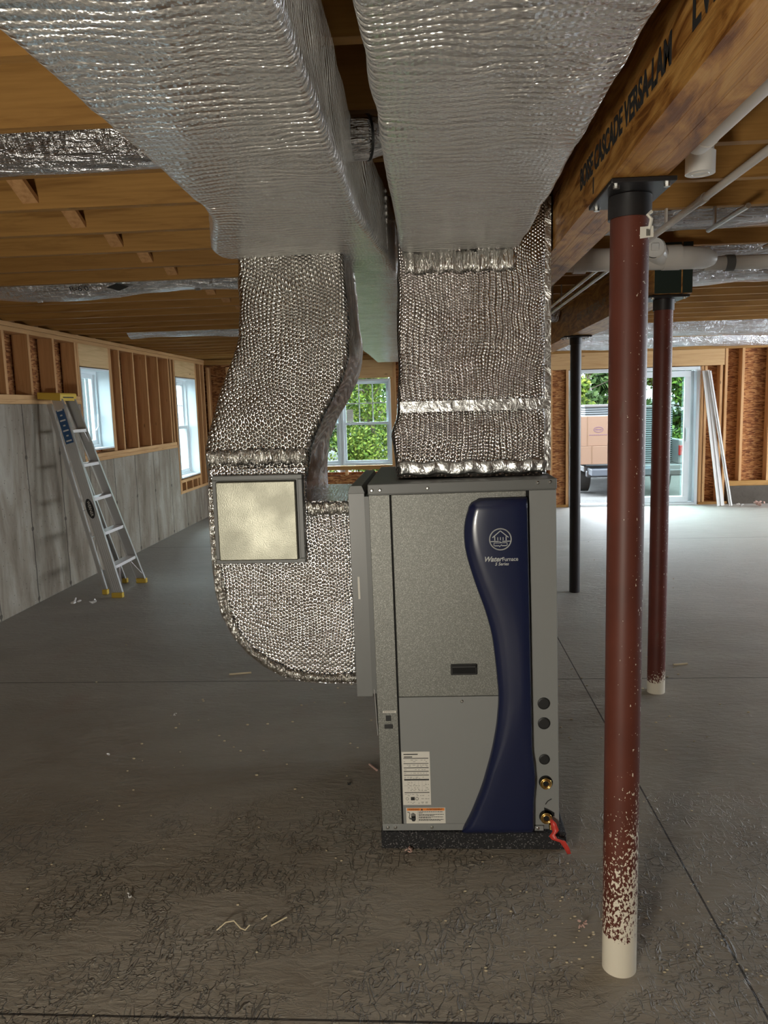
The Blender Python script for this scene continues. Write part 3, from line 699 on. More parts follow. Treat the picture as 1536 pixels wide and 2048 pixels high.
text('5 Series', .0145, M_silver, 'cover_lettering', cov, L((.246, LY+.001, 1.0545)), FR, .0006, .25, 'CENTER', 1, .0003)
# handle
h = FB('handle', (.064, FY-.010, .655), (.157, FY-.003, .695), M_black, bevel=.005)
FB('handle_recess', (.070, FY-.0105, .661), (.151, FY-.0095, .683), M_gap, h); FB('handle_lip', (.068, FY-.017, .683), (.153, FY-.009, .691), M_black, h, .002)
# plugs, fittings
for z, r in ((.545, .0215), (.472, .0215), (.338, .019)):
    obj('knockout_plug', tube(NB(), [L((.386, FY-.003, z)), L((.386, FY-.0065, z)), L((.386, FY-.0085, z))], [r, r, r*.8], 32), M_black, fu, False)
for z in (.253, .122):
    x = .389; bm = NB(); c = L((x, FY-.0045, z)); tube(bm, [(c[0], c[1], c[2]), (c[0], c[1]-.001, c[2])], .024, 32); k = obj('fitting_hole', bm, M_gap, fu)
    if z < .2:
        bm = NB(); prism(bm, [(c[0]-.005, c[2]+.02), (c[0]-.006, c[2]+.034), (c[0]+.004, c[2]+.030), (c[0]+.030, c[2]+.014), (c[0]+.030, c[2]), (c[0]+.012, c[2]+.004)], 'xz', c[1]-.001, c[1]); obj('torn_gasket', bm, M_gap, fu)
    bm = NB(); a = Vector(c)+Vector((0, 0, -.001))
    for R_, d0, d1 in ((.0195, 0, .010),):
        tube(bm, [a, a+Vector((0, -.012, 0))], R_, 8)
    for R_, yy in ((.0185, .013), (.0135, .015)): ringt(bm, (a.x, a.y-yy, a.z), R_, .0026, 28)
    o_ = obj('water_fitting', bm, M_brass, fu, True)
    obj('fitting_bore', tube(NB(), [a+Vector((0, -.0121, 0)), a+Vector((0, -.0135, 0))], .0095, 20), M_gap, o_)
bm = NB(); tube(bm, [L((.388, FY-.0045, .168)), L((.396, FY-.0045, .180)), L((.410, FY-.0045, .189))], .0017, 6); obj('pen_mark', bm, M_ink, fu)
bm = NB(); tube(bm, [L((.404, FY-.008, .094)), L((.404, FY-.016, .094)), L((.404, FY-.018, .08))], .006, 12); obj('drain_fitting', bm, M_brass, fu, True)
# screws
def screw(x, z):
    p = L((x, FY-.001, z)); obj('screw', tube(NB(), [p, (p[0], p[1]-.006, p[2]), (p[0], p[1]-.0075, p[2])], [.0055, .0055, .003], 10), M_chrome, fu, False)
for x, z in ((-.188, 1.315), (-.160, 1.315), (.002, 1.317), (.374, 1.323), (.415, 1.325), (-.18, .083), (-.152, .083), (-.02, .083), (.100, .558), (.36, .077)): screw(x, z)
# service port
FB('port_label', (-.181, FY-.003, .518), (-.134, FY-.0015, .526), M_paper)
pl = FB('communication_port', (-.171, FY-.004, .488), (-.153, FY-.0015, .508), M_black, bevel=.003); FB('service_socket', (-.177, FY-.003, .459), (-.147, FY-.0015, .475), M_black, bevel=.001)
bm = NB()
for i in range(11): box(bm, L((-.177+.0036*i, FY-.0035, .5205)), L((-.1752+.0036*i, FY-.003, .5238)))
obj('port_lettering', bm, M_ink, fu)
# rating label
rl = FB('rating_label', (-.120, FY-.0058, .170), (-.0195, FY-.0045, .3725), M_paper)
bm = NB(); bg = NB(); Yp = FY-.0064
rnd = random.Random(3)
for z, hh in ((.3465, .0024), (.327, .002), (.3105, .0024), (.297, .0024), (.283, .0022), (.264, .0052), (.2165, .0024)): box(bm, L((-.114, Yp, z)), L((-.0245, Yp+.0006, z+hh)))
box(bm, L((-.092, Yp, .188)), L((-.078, Yp+.0006, .2005)))
box(bm, L((-.113, Yp, .361)), L((-.062, Yp+.0006, .3645))); box(bm, L((-.112, Yp, .3515)), L((-.082, Yp+.0006, .3545)))
for z0 in (.334, .340, .317, .321, .3035, .2905, .2755, .271, .254, .247, .243, .235, .229, .225, .205, .210, .193, .180, .176):
    x = -.113
    while x < -.028:
        w = rnd.uniform(.003, .010)
        if rnd.random() < .62 and not (.184 < z0 < .202 and x < -.07): box(bg, L((x, Yp, z0)), L((min(x+w, -.026), Yp+.0006, z0+.0018)))
        x += w+rnd.uniform(.002, .007)
for i in range(1, 7): box(bg, L((-.114+.0128*i, Yp, .222)), L((-.1135+.0128*i, Yp+.0006, .262)))
ringt(bg, L((-.105, Yp, .194)), .005, .0007, 16, 4); ringt(bg, L((-.070, Yp, .194)), .0052, .0012, 16, 4)
obj('label_bars', bm, M_ink, rl); obj('label_small_print', bg, M_inkg, rl)
wlb = FB('warning_label', (-.111, FY-.0058, .0985), (.0305, FY-.0045, .159), M_paper)
FB('orange_heading', (-.108, FY-.0062, .148), (.0275, FY-.0057, .1575), M_orange, wlb)
text('WARNING', .0085, M_ink, 'label_lettering', wlb, L((-.083, FY-.0066, .1527)), FR, .0002, 0, 'CENTER', .95); text('AVERTISSEMENT', .0085, M_ink, 'label_lettering', wlb, L((-.008, FY-.0066, .1527)), FR, .0002, 0, 'CENTER', .93)
bm = NB(); prism(bm, [L((-.058, 0, .1490))[::2], L((-.050, 0, .1490))[::2], L((-.054, 0, .1565))[::2]], 'xz', L((0, FY-.0066, 0))[1], L((0, FY-.0062, 0))[1])
cxh, czh = -.085, .122
for dx, z1 in ((-.006, .137), (-.002, .140), (.002, .1385), (.006, .135)): box(bm, L((cxh+dx-.0015, Yp, czh)), L((cxh+dx+.0015, Yp+.0005, z1)))
prism(bm, [L((cxh-.0078, 0, .113))[::2], L((cxh-.004, 0, .107))[::2], L((cxh+.004, 0, .107))[::2], L((cxh+.0078, 0, .113))[::2], L((cxh+.0078, 0, .126))[::2], L((cxh-.0078, 0, .126))[::2]], 'xz', L((0, Yp, 0))[1], L((0, Yp+.0005, 0))[1])
beam_between(bm, L((cxh-.002, Yp, .110)), L((cxh-.013, Yp, .121)), .003, .0008, (0, 1, 0))
obj('hand_pictogram', bm, M_ink, wlb); bm = NB(); tube(bm, [L((-.107, Yp, .143)), L((-.100, Yp, .142)), L((-.0975, Yp, .134)), L((-.101, Yp, .122)), L((-.098, Yp, .115)), L((-.092, Yp, .117))], .0011, 5)
obj('cord_pictogram', bm, M_ink, wlb)
bm = NB()
for i, z in enumerate((.1425, .138, .132, .1285, .1225, .119, .113, .1095)):
    x = -.066; end = (.022, -.052, .024, -.01, .022, -.022, .024, .014)[i]
    while x < end:
        w = rnd.uniform(.003, .009); box(bm, L((x, Yp, z)), L((min(x+w, end), Yp+.0005, z+.0020))); x += w+.0014
box(bm, L((-.0695, Yp, .102)), L((-.069, Yp+.0005, .146)))
obj('label_small_print', bm, M_ink, wlb)
# filter rack on the left side of the cabinet
fr = FB('filter_rack', (-.275, 2.662, .563), (-.217, 3.32, 1.303), M_mid, bevel=.002)
bm = NB(); prism(bm, [L((-.276, 0, 1.303))[::2], L((-.216, 0, 1.303))[::2], L((-.226, 0, 1.328))[::2], L((-.264, 0, 1.328))[::2]], 'xz', L((0, 2.66, 0))[1], L((0, 3.32, 0))[1]); obj('rack_cap', bm, M_dgrey, fr)
FB('rack_sticker', (-.254, 2.6605, .925), (-.247, 2.6625, 1.006), M_paper, fr)
FB('rack_flange', (-.219, 2.66, .575), (-.199, 3.31, 1.29), M_dgrey)
bm = NB()
pts = [(.585, 0), (.50, -.004), (.42, 0)]
prism(bm, [L((0, 2.66, .588))[1:], L((0, 2.80, .588))[1:], L((0, 2.80, .42))[1:], L((0, 2.66, .42))[1:]], 'yz', -.3255, -.3245)
bm.free(); bm = NB(); beam_between(bm, L((-.205, 2.68, .418)), L((-.2105, 2.68, .592)), .0012, .05, (0, 1, 0)); obj('document_sleeve', bm, M_trimw, fu)
# ribbon on the lower fitting
bm = NB(); pth = [(.404, 2.597, .128), (.410, 2.590, .116), (.418, 2.585, .090), (.404, 2.580, .076), (.412, 2.575, .066), (.440, 2.572, .058), (.454, 2.570, .035), (.462, 2.566, .016)]
wd = [.004, .009, .011, .010, .009, .009, .008, .006]; prev = None
for (p, w) in zip(pth, wd):
    a = bm.verts.new((p[0]-w, p[1], p[2]-w*.2)); b = bm.verts.new((p[0]+w, p[1]-.004, p[2]+w*.5))
    if prev: bm.faces.new((prev[0], prev[1], b, a))
    prev = (a, b)
rb = obj('warning_ribbon', bm, M_red, None, True); s_ = rb.modifiers.new('t', 'SOLIDIFY'); s_.thickness = .001
tag(rb, 'red plastic ribbon dangling from the lowest brass fitting of the furnace', 'ribbon')

# ================================================================== FLEX DUCTS BETWEEN JOISTS
def flex(label, y, x0, x1, zb, r, sag=.03, seed=0, wave=1.3, straps=(), group=None):
    f = thing('flexible_duct', label, 'duct', (0, 0, 0), (0, 0, 0), group)
    n = int((x1-x0)/.05); rings = []
    for i in range(n+1):
        x = x0+(x1-x0)*i/n; s_ = sag*math.sin(x*wave*math.pi+seed)
        z = zb+r+s_; rr = r*(1+.05*noise.noise(Vector((x*2.5, seed, 0))))
        ring = []
        for k in range(24):
            a = 2*math.pi*k/24; q = 1+.06*noise.noise(Vector((x*5, math.cos(a)*2+seed, math.sin(a)*2)))
            ring.append((x, y+rr*1.12*q*math.cos(a), z+rr*q*math.sin(a)))
        rings.append(ring)
    obj('foil_jacket', loft(NB(), rings), F_flex, f, True)
    for sx in straps:
        zz = zb+sag*math.sin(sx*wave*math.pi+seed)
        bm = NB(); beam_between(bm, (sx-.05, y-r*1.1, zb+r+.1), (sx, y-r*.8, zz+r*.35), .03, .004); beam_between(bm, (sx, y-r*.8, zz+r*.35), (sx+.03, y, zz-.006), .035, .004); beam_between(bm, (sx+.03, y, zz-.006), (sx+.06, y+r*1.15, zb+r+.1), .03, .004)
        obj('hanging_strap', bm, M_emt, f)
    return f
flex('dark foil flexible duct above left, nearest of those tucked between joists', 2.345, -3.5, -.605, 2.318, .13, .004, 1, .6)
f2 = flex('foil flexible duct printed R-6.0 sagging below the left joists', 4.79, -3.5, -.65, 2.318, .15, .022, .9, 1.25, (-2.42, -1.42))
text('R-6.0', .046, M_ink, 'printed_lettering', f2, (-2.08, 4.656, 2.347), (R(132), 0, 0), .0004, 0, 'CENTER', 1.2)
o_ = obj('printed_diamond', prism(NB(), [(-.07, 0), (0, .026), (.07, 0), (0, -.026)], 'xz', 0, .0006), M_ink, f2); o_.location = (-1.84, 4.652, 2.348); o_.rotation_euler = (R(42), 0, 0)
flex('short shiny foil duct low between joists, far left side by the window wall', 7.72, -2.95, -.65, 2.335, .14, .008, 2, 1.6, (-1.85,))
flex('foil flexible duct right of the first beam, nearest of the right-hand ducts', 3.55, .72, 5.5, 2.322, .12, .010, 2, 1.1, (1.9,))
flex('dark glossy foil duct directly above the white drain pipe', 4.35, 1.36, 6, 2.315, .13, .008, 4, 1.2)
flex('foil duct behind the white drain pipe, right of the green beam end', 5.02, 1.36, 6, 2.275, .15, .014, 1.5, 1.0)
flex('wide wrinkled foil duct crossing the far joists right of the columns', 8.65, 1.36, 7, 2.245, .16, .012, .4, .9, (3.1,))
flex('foil duct along the top of the patio door wall, farthest of all', 10.75, .62, 7, 2.265, .13, .010, 3.1, 1.0)
flex('foil duct passing between the two timber beams beyond the furnace', 6.9, .60, 1.12, 2.268, .13, .010, 3.1, 1.0)

# ================================================================== PIPES
p = thing('drain_pipe', 'large white drain pipe with round cleanout plug, hung in front of the green beam end', 'pipe')
obj('main_pipe', tube(NB(), [(.60, 3.86, 2.262), (1.24, 3.86, 2.254), (1.32, 3.87, 2.252), (1.36, 3.885, 2.25)], [.053, .053, .050, .034], 32), M_pvc, p, True)
for x0, x1 in ((.93, 1.0), (1.12, 1.20), (.70, .76)): obj('coupling', tube(NB(), [(x0, 3.86, 2.258), (x1, 3.86, 2.257)], .058, 32), M_pvc, p, True)
obj('wye_branch', tube(NB(), [(1.12, 3.865, 2.25), (1.065, 3.81, 2.285), (1.058, 3.785, 2.29)], [.05, .052, .052], 28), M_pvc, p, True)
cp = obj('cleanout_plug', tube(NB(), [(1.058, 3.786, 2.29), (1.056, 3.772, 2.291)], .045, 28), M_pvcw, p); B1('plug_square', (1.04, 3.758, 2.276), (1.074, 3.773, 2.308), M_pvcw, cp, .003)
bm = NB(); ringt(bm, (1.057, 3.776, 2.291), .046, .0025, 30, 6); obj('gasket_ring', bm, M_black, cp)
obj('side_pipe', tube(NB(), [(1.33, 3.92, 2.232), (1.46, 3.92, 2.232), (5, 3.92, 2.25)], .034, 24), M_pvc, p, True); obj('coupling', tube(NB(), [(1.43, 3.92, 2.232), (1.47, 3.92, 2.232)], .039, 24), M_dgrey, p, True)
p = thing('vent_pipe', 'white plastic pipe running alongside the near timber beam', 'pipe')
obj('straight_pipe', tube(NB(), [(.70, -2.5, 2.245), (.70, 2.12, 2.245)], .032, 24), M_pvc, p, True)
obj('elbow', tube(NB(), [(.70, 2.06, 2.245), (.70, 2.12, 2.247), (.70, 2.148, 2.26), (.70, 2.16, 2.29), (.70, 2.16, 2.362)], .034, 24), M_pvc, p, True)
p = thing('capped_pipe', 'short upright white pipe stub with a round cap, right of the near column top', 'pipe')
obj('stub', tube(NB(), [(.748, 2.25, 2.235), (.748, 2.25, 2.60)], .034, 28), M_pvc, p, True); e = obj('cap', tube(NB(), [(.748, 2.25, 2.200), (.748, 2.25, 2.255)], .039, 28), M_pvcw, p, True)
e.modifiers.new('es', 'EDGE_SPLIT').split_angle = R(50); obj('cap_ring', tube(NB(), [(.748+.022*math.cos(k*math.pi/12), 2.25+.022*math.sin(k*math.pi/12), 2.1995) for k in range(25)], .002, 6, False), M_pvc, e)
def conduit(label, x, y0, y1, z, r, m, joints=()):
    c = thing('conduit', label, 'pipe'); obj('tubing', tube(NB(), [(x, y0, z), (x, y1, z)], r, 16), m, c, True)
    obj('clip', box(NB(), (x-.004, min(y1-.02, 3.36)-.01 if y0 < 3.5 else 5.37, z+r*.8), (x+.004, min(y1-.02, 3.36)+.01 if y0 < 3.5 else 5.39, ZC+.004)), m, c)
    for j in joints: obj('joint', tube(NB(), [(x, j, z), (x, j+.06, z)], r*1.25, 16), m, c, True)
conduit('pale thin pipe parallel to the near beam, passing right of the capped stub', .985, -2, 3.74, 2.295, .0135, M_pvc, (2.9,))
conduit('short shiny metal conduit below the nearest right-hand foil duct', 1.18, 3.02, 3.43, 2.288, .010, M_emt)
conduit('shiny metal conduit at the right frame edge beside the white drain pipe', 1.58, 3.3, 3.84, 2.285, .010, M_emt)
conduit('slim grey conduit left of its twin, seen between the beam and near column', .84, 3.96, 8, 2.235, .011, M_emt)
conduit('slim grey conduit right of its twin, seen between the beam and near column', .90, 3.96, 8, 2.235, .011, M_emt)

# ================================================================== LADDER
ld = thing('step_ladder', 'folded aluminium step ladder with yellow top leaning on the concrete wall', 'ladder')
fA, fB = Vector((-2.76, 6.47, 0)), Vector((-2.76, 7.04, 0)); tA, tB = Vector((-3.215, 6.575, 1.745)), Vector((-3.215, 6.845, 1.745))
def rail(name, a, b, w, d, nx):
    bm = NB(); dr = (b-a).normalized(); s = Vector((0, 1, 0)); s = (s-dr*s.dot(dr)).normalized(); t = s.cross(dr).normalized()
    # channel: web in the (dr,t) plane, small flanges
    def slab(o0, wv, tv):
        vs = [bm.verts.new(c+wv*i+tv*j+o0) for c in (a, b) for i, j in ((-.5, -.5), (.5, -.5), (.5, .5), (-.5, .5))]
        for f in ((0,1,2,3),(7,6,5,4),(0,4,5,1),(1,5,6,2),(2,6,7,3),(3,7,4,0)): bm.faces.new([vs[i] for i in f])
    slab(Vector((0, 0, 0)), t*w, s*.003)
    slab(t*w/2+s*d*nx/2, t*.003, s*d); slab(-t*w/2+s*d*nx/2, t*.003, s*d)
    for q in (-.3, -.1, .1, .3): slab(t*w*q-s*nx*.002, t*.008, s*.003)
    return obj(name, bm, M_alu, ld)
rail('front_rail', fA+Vector((0, 0, .03)), tA, .085, .028, 1); rail('front_rail', fB+Vector((0, 0, .03)), tB, .085, .028, -1)
gA, gB = Vector((-2.925, 6.60, 0)), Vector((-2.925, 7.05, 0)); hA, hB = Vector((-3.31, 6.62, 1.70)), Vector((-3.31, 6.82, 1.70))
rail('rear_rail', gA+Vector((0, 0, .02)), hA, .035, .02, 1); rail('rear_rail', gB+Vector((0, 0, .02)), hB, .035, .02, -1)
for v, w in ((fA, .05), (fB, .05), (gA, .025), (gB, .025)):
    B1('foot', (v.x-w, v.y-.022, 0), (v.x+w, v.y+.022, .045), M_yel, ld, .006)
cap = obj('top_cap', prism(NB(), [(-3.375, 1.742), (-3.17, 1.722), (-3.165, 1.775), (-3.17, 1.79), (-3.375, 1.80)], 'xz', 6.555, 6.865), M_yel, ld, bevel=.006)
B1('cap_print', (-3.1665, 6.60, 1.748), (-3.1650, 6.80, 1.758), M_ink, cap)
for i in range(5):
    f = (i+1)*.172-.015; a = fA.lerp(tA, f); b = fB.lerp(tB, f)
    B1('step', (a.x-.045, a.y+.003, a.z-.03), (a.x+.048, b.y-.003, a.z-.002), M_aluL, ld, .002)
for s_, t_, q in ((fA, tA, 1), (fB, tB, -1)):
    a = s_.lerp(t_, .15); e = s_.lerp(t_, .05)
    obj('brace', beam_between(NB(), (e.x+.04, e.y+.01*q, e.z), (a.x+.04, a.y+.14*q, a.z-.02), .016, .004), M_aluL, ld)
    a2 = s_.lerp(t_, .845); obj('brace', beam_between(NB(), (a2.x+.04, a2.y+.06*q, a2.z-.03), (a2.x+.055, a2.y+.005*q, a2.z-.12), .014, .004), M_aluL, ld)
for i in (1, 3):
    f = i*.2+.1; obj('rear_crossbar', beam_between(NB(), gA.lerp(hA, f), gB.lerp(hB, f), .025, .004), M_alu, ld)
obj('spreader', beam_between(NB(), fA.lerp(tA, .45), gA.lerp(hA, .44), .02, .004), M_alu, ld)
bm = NB(); a = fA.lerp(tA, .80); b = fA.lerp(tA, .985)
def onrail(f, off, name, m, w, L_, par=ld, th=.0012, dy=.0055):
    a = fA.lerp(tA, f); dr = (tA-fA).normalized(); s = Vector((0, 1, 0)); s = (s-dr*s.dot(dr)).normalized(); t = s.cross(dr).normalized()
    bm = NB(); beam_between(bm, a-dr*L_/2+t*off-s*dy, a+dr*L_/2+t*off-s*dy, w, th, s); return obj(name, bm, m, par)
st = onrail(.86, .0, 'blue_sticker', M_bluelab, .072, .30)
for k in range(7): onrail(.79+.025*k, .0, 'sticker_print', M_paper if k % 2 else M_trimw, .05-.03*(k % 2), .012, ld, .0013, .0065)
bm = NB(); a = fA.lerp(tA, .45); dr = (tA-fA).normalized(); s = Vector((0, 1, 0)); s = (s-dr*s.dot(dr)).normalized(); t = s.cross(dr).normalized()
pts = [a-s*.0065+dr*.09*math.cos(k*math.pi/12)+t*.034*math.sin(k*math.pi/12) for k in range(24)]; bm.faces.new([bm.verts.new(p_) for p_ in pts]); lg = obj('oval_logo', bm, M_ink, ld)
tx = text('WERNER', .034, M_paper, 'logo_lettering', lg, (0, 0, 0), (0, 0, 0), .0004, 0, 'CENTER', 1.0)
mt = Matrix((( -dr.x, t.x, -s.x, 0), (-dr.y, t.y, -s.y, 0), (-dr.z, t.z, -s.z, 0), (0, 0, 0, 1))); 
if mt.determinant() < 0: mt = Matrix(((-dr.x, -t.x, -s.x, 0), (-dr.y, -t.y, -s.y, 0), (-dr.z, -t.z, -s.z, 0), (0, 0, 0, 1)))
mt.translation = a-s*.0075; tx.matrix_basis = mt
B1('yellow_brace', (-3.205, 6.60, 1.48), (-3.195, 6.66, 1.74), M_yel, ld)

# ================================================================== LEANING BOARDS
def board(label, a, b, w):
    bm = NB(); beam_between(bm, a, b, w, .018, (0, -1, .2)); beam_between(bm, Vector(a)+Vector((w*.15, -.012, 0)), Vector(b)+Vector((w*.15, -.012, 0)), w*.35, .012, (0, -1, .2)); tag(obj('trim_board', bm, M_trimw), label, 'board')
board('wider white trim board leaning by the patio door, left of the pair', (4.245, 11.50, .012), (4.045, 11.70, 1.98), .10)
board('narrow white trim board tilted across its neighbour by the patio door', (4.375, 11.47, .012), (4.085, 11.66, 1.97), .045)

# ================================================================== DEBRIS
def bit(name, label, cat, pts, r, m, grp=None):
    o = tag(obj(name, tube(NB(), pts, r, 6), m, None, True), label, cat, grp); return o
M_shav = simple('pale_wood_shaving', (.62, .52, .34), .6); M_foam = MT('pinkish_foam', col=(.55, .36, .30), rough=.8).m
bit('wood_shaving', 'wavy pale wood shaving on the near floor, longest of three', 'shaving', [(-.69, 2.16, .004), (-.665, 2.175, .020), (-.64, 2.18, .022), (-.615, 2.165, .008), (-.60, 2.16, .006), (-.588, 2.17, .016)], .0022, M_shav)
bit('wood_shaving', 'tiny straight wood shaving right of the wavy one, the middle of three', 'shaving', [(-.562, 2.215, .003), (-.545, 2.225, .010)], .0022, M_shav)
bit('wood_shaving', 'straight pale wood shaving at the right end of the three on the near floor', 'shaving', [(-.525, 2.185, .003), (-.49, 2.20, .015), (-.478, 2.207, .017)], .0022, M_shav)
def clump(name, label, x, y, r, m, n=7, seed=1):
    rnd = random.Random(seed); bm = NB()
    for i in range(n):
        c = Vector((x+rnd.uniform(-r, r), y+rnd.uniform(-r, r), r*.4+rnd.random()*r)); mtx = Matrix.Translation(c) @ Matrix.Rotation(rnd.uniform(0, 3), 4, 'X') @ Matrix.Rotation(rnd.uniform(0, 3), 4, 'Z') @ Matrix.Diagonal((r*.9, r*.35, r*.5, 1))
        bmesh.ops.create_icosphere(bm, subdivisions=1, radius=.7, matrix=mtx)
    return tag(obj(name, bm, m), label, 'debris')
clump('foam_crumb', 'pinkish crumb of insulation left of the near column foot', .437, 2.20, .012, M_foam, 8, 2)
clump('foam_crumb', 'pinkish tuft lying against the front of the black pad', -.105, 2.598, .012, M_foam, 8, 5)
clump('paper_scrap', 'crumpled white scrap on the floor in front of the ladder, left one', -3.01, 6.22, .035, M_trimw, 5, 7)
clump('paper_scrap', 'crumpled white scrap on the floor in front of the ladder, right one', -2.87, 6.25, .035, M_trimw, 5, 8)
clump('dark_pebble', 'small black pebble on the floor left of the furnace', -.369, 3.093, .009, M_black, 4, 9)
clump('pale_crumb', 'small white crumb with a long shadow on the near left floor', -1.03, 2.316, .009, M_trimw, 5, 10)
clump('pale_crumb', 'white crumb alone on the open floor left of the furnace', -1.543, 3.371, .010, M_trimw, 5, 12)
clump('pale_crumb', 'smaller crumb behind the lone white one, left of the furnace', -1.382, 3.85, .008, M_trimw, 5, 13)
bit('wood_sliver', 'reddish wood sliver beside the lower left furnace side', 'sliver', [(-.30, 3.28, .003), (-.262, 3.22, .004)], .005, M_foam)
bit('wood_sliver', 'pale sliver on the floor behind the near column, right of furnace', 'sliver', [(1.44, 4.58, .004), (1.53, 4.60, .004)], .006, M_shav)
bit('wood_sliver', 'pale sliver on the floor below the curved foil boot', 'sliver', [(-1.25, 4.47, .004), (-1.12, 4.50, .004)], .006, M_shav)
clump('insulation_scrap', 'pink scrap by the concrete kerb at far right', 4.75, 11.38, .06, M_foam, 8, 14)
clump('insulation_scrap', 'white scrap next to the foot of the leaning boards', 4.50, 11.45, .03, M_trimw, 6, 15)
bm = NB(); rnd = random.Random(21)
for i in range(420):
    if rnd.random() < .5: x, y = rnd.uniform(-1.5, 1.6), rnd.uniform(1.75, 4.6)
    elif rnd.random() < .5: x, y = .508+rnd.gauss(0, .3), 2.0+abs(rnd.gauss(0, .3))
    else: x, y = rnd.uniform(-3.2, 3.0), rnd.uniform(4, 10)
    if -.22 < x < .48 and 2.58 < y < 3.42: continue
    r = rnd.uniform(.0012, .0035)*(1 if y < 3 else 1.6); bmesh.ops.create_icosphere(bm, subdivisions=1, radius=r, matrix=Matrix.Translation((x, y, r*.6)) @ Matrix.Diagonal((1.6, 1, .7, 1)))
cr = obj('sawdust_crumbs', bm, M_shav); cr['label'] = 'fine pale sawdust crumbs scattered over the concrete floor'; cr['category'] = 'sawdust'; cr['kind'] = 'stuff'

# ================================================================== OUTSIDE
def ground_m():
    m = MT('gravel', rough=.9); n = m.noise(m.co(), 14, 6, .7); m.set('col', m.ramp(n, [(.3, (0.0363, 0.0343, 0.031)), (.7, (0.0759, 0.0726, 0.066))])); m.bump(n, .8, .05); return m.m
bm = NB(); vs = []
for y, z in ((12.0, -.05), (13.2, -.08), (16, -.36), (22, -.5), (60, 1.5)): vs.append([bm.verts.new((x, y, z)) for x in (-40, -6, 0, 8, 40)])
for a, b in zip(vs, vs[1:]):
    for i in range(4): bm.faces.new((a[i], a[i+1], b[i+1], b[i]))
g = struct(obj('ground', bm, ground_m()))
bm = NB(); q = [bm.verts.new(p_) for p_ in ((-40, -6, .0), (-3.65, -6, .3), (-3.65, 11.99, .3), (-40, 11.99, .0))]; bm.faces.new(q); struct(obj('ground', bm, g.data.materials[0]))
def leafm(c1, c2, c3):
    m = MT('leaves', rough=.6); rnd_ = m.n('NewGeometry').outputs['Random Per Island']
    m.set('col', m.ramp(rnd_, [(.1, c1), (.5, c2), (.9, c3)])); m.set('spec', .1); return m.m
L1 = leafm((.018, .040, .007), (.045, .095, .014), (.10, .16, .025)); L2 = leafm((.016, .036, .010), (.038, .075, .018), (.07, .115, .038)); L3 = leafm((.036, .064, .011), (.09, .145, .018), (.17, .20, .035))
M_bark = MT('bark', col=(0.106, 0.0792, 0.0594), rough=.9).m
def tree(label, x, y, z0, h, rx, n, m, seed, leaf=.07):
    t = thing('tree', label, 'tree', (x, y, z0)); rnd = random.Random(seed); bm = NB()
    tube(bm, [(0, 0, 0), (.05, .03, h*.4), (0, 0, h*.8)], [.12, .09, .03], 8)
    for i in range(16):
        a = rnd.uniform(0, 6.28); z = rnd.uniform(.1, .8)*h; l = rx*rnd.uniform(.5, .95)
        tube(bm, [(0, 0, z), (math.cos(a)*l*.5, math.sin(a)*l*.5, z+.2), (math.cos(a)*l, math.sin(a)*l, z+rnd.uniform(-.2, .7))], [.03, .02, .006], 5)
    obj('trunk', bm, M_bark, t, True)
    verts = []; faces = []
    cl = [(Vector((rnd.gauss(0, .45)*rx, rnd.gauss(0, .4)*rx, rnd.uniform(.02, .98)*h)), rnd.uniform(.25, .55)) for _ in range(60)]
    for i in range(n):
        c, rr = rnd.choice(cl); d = Vector((rnd.gauss(0, 1), rnd.gauss(0, 1), rnd.gauss(0, .8))).normalized()*rr*rnd.random()**.4; p_ = c+d
        if p_.z < .02: p_.z = .02+abs(p_.z)*.5
        s_ = leaf*rnd.uniform(.6, 1.3); u = Vector((rnd.gauss(0, 1), rnd.gauss(0, 1), rnd.gauss(0, 1))).normalized(); v = u.orthogonal().normalized()
        k = len(verts); verts += [p_-u*s_*.5, p_+v*s_*.28, p_+u*s_*.5, p_-v*s_*.28]; faces.append((k, k+1, k+2, k+3))
    me = bpy.data.meshes.new('foliage'); me.from_pydata(verts, [], faces); obj('foliage', me, m, t)
    return t
tree('bushy green tree outside the back window, right half of its panes', -1.25, 16.0, -.3, 3.4, .9, 15000, L3, 1, .08)
tree('darker green tree outside the back window, left half of its panes', -3.9, 16.6, -.3, 3.4, .85, 7000, L1, 2)
tree('tree standing behind the two outside the back window', -2.3, 20.5, -.3, 4.6, 1.6, 12000, L2, 3, .12)
tree('light green tree above the cardboard boxes on the truck', 4.2, 24.5, -.2, 5.0, 1.9, 19000, L3, 4, .20)
tree('green tree above the truck, seen through the right door pane', 8.4, 24.5, -.2, 5.0, 1.9, 16000, L1, 5, .2)
tree('dense tree far behind the truck', 6.2, 31, .2, 7.0, 3.4, 19000, L2, 6, .36)
tree('dense tree far beyond the back window', -3.6, 30, .2, 7.5, 3.4, 18000, L2, 8, .36)
# pickup truck seen from behind
tr = thing('pickup_truck', 'silver pickup truck parked outside the patio door, tailgate down', 'truck', (4.12, 16.0, -.36))
M_tw = simple('silver_car_paint', (0.158, 0.165, 0.172), .3, .3); M_tire = simple('tyre_rubber', (0.033, 0.0317, 0.0297), .9); M_cor = MT('corrugated_steel', col=(0.132, 0.152, 0.165), rough=.5, metal=.3)
w_ = M_cor.n('TexWave', {'Vector': M_cor.co(), 'Scale': 7.}, bands_direction='Z'); M_cor.bump(w_.outputs[1], .8, .03); M_cor.set('col', M_cor.ramp(w_.outputs[1], [(.3, (0.0528, 0.066, 0.0726)), (.7, (0.158, 0.178, 0.191))])); M_cor = M_cor.m
obj('bed', box(NB(), (-.98, .0, .50), (.98, 2.2, .62)), M_tw, tr, bevel=.02)
for s_ in (-1, 1): obj('bed_side', box(NB(), (s_*.98-.06, .02, .62), (s_*.98+.06, 2.2, 1.12)), M_tw, tr, bevel=.03)
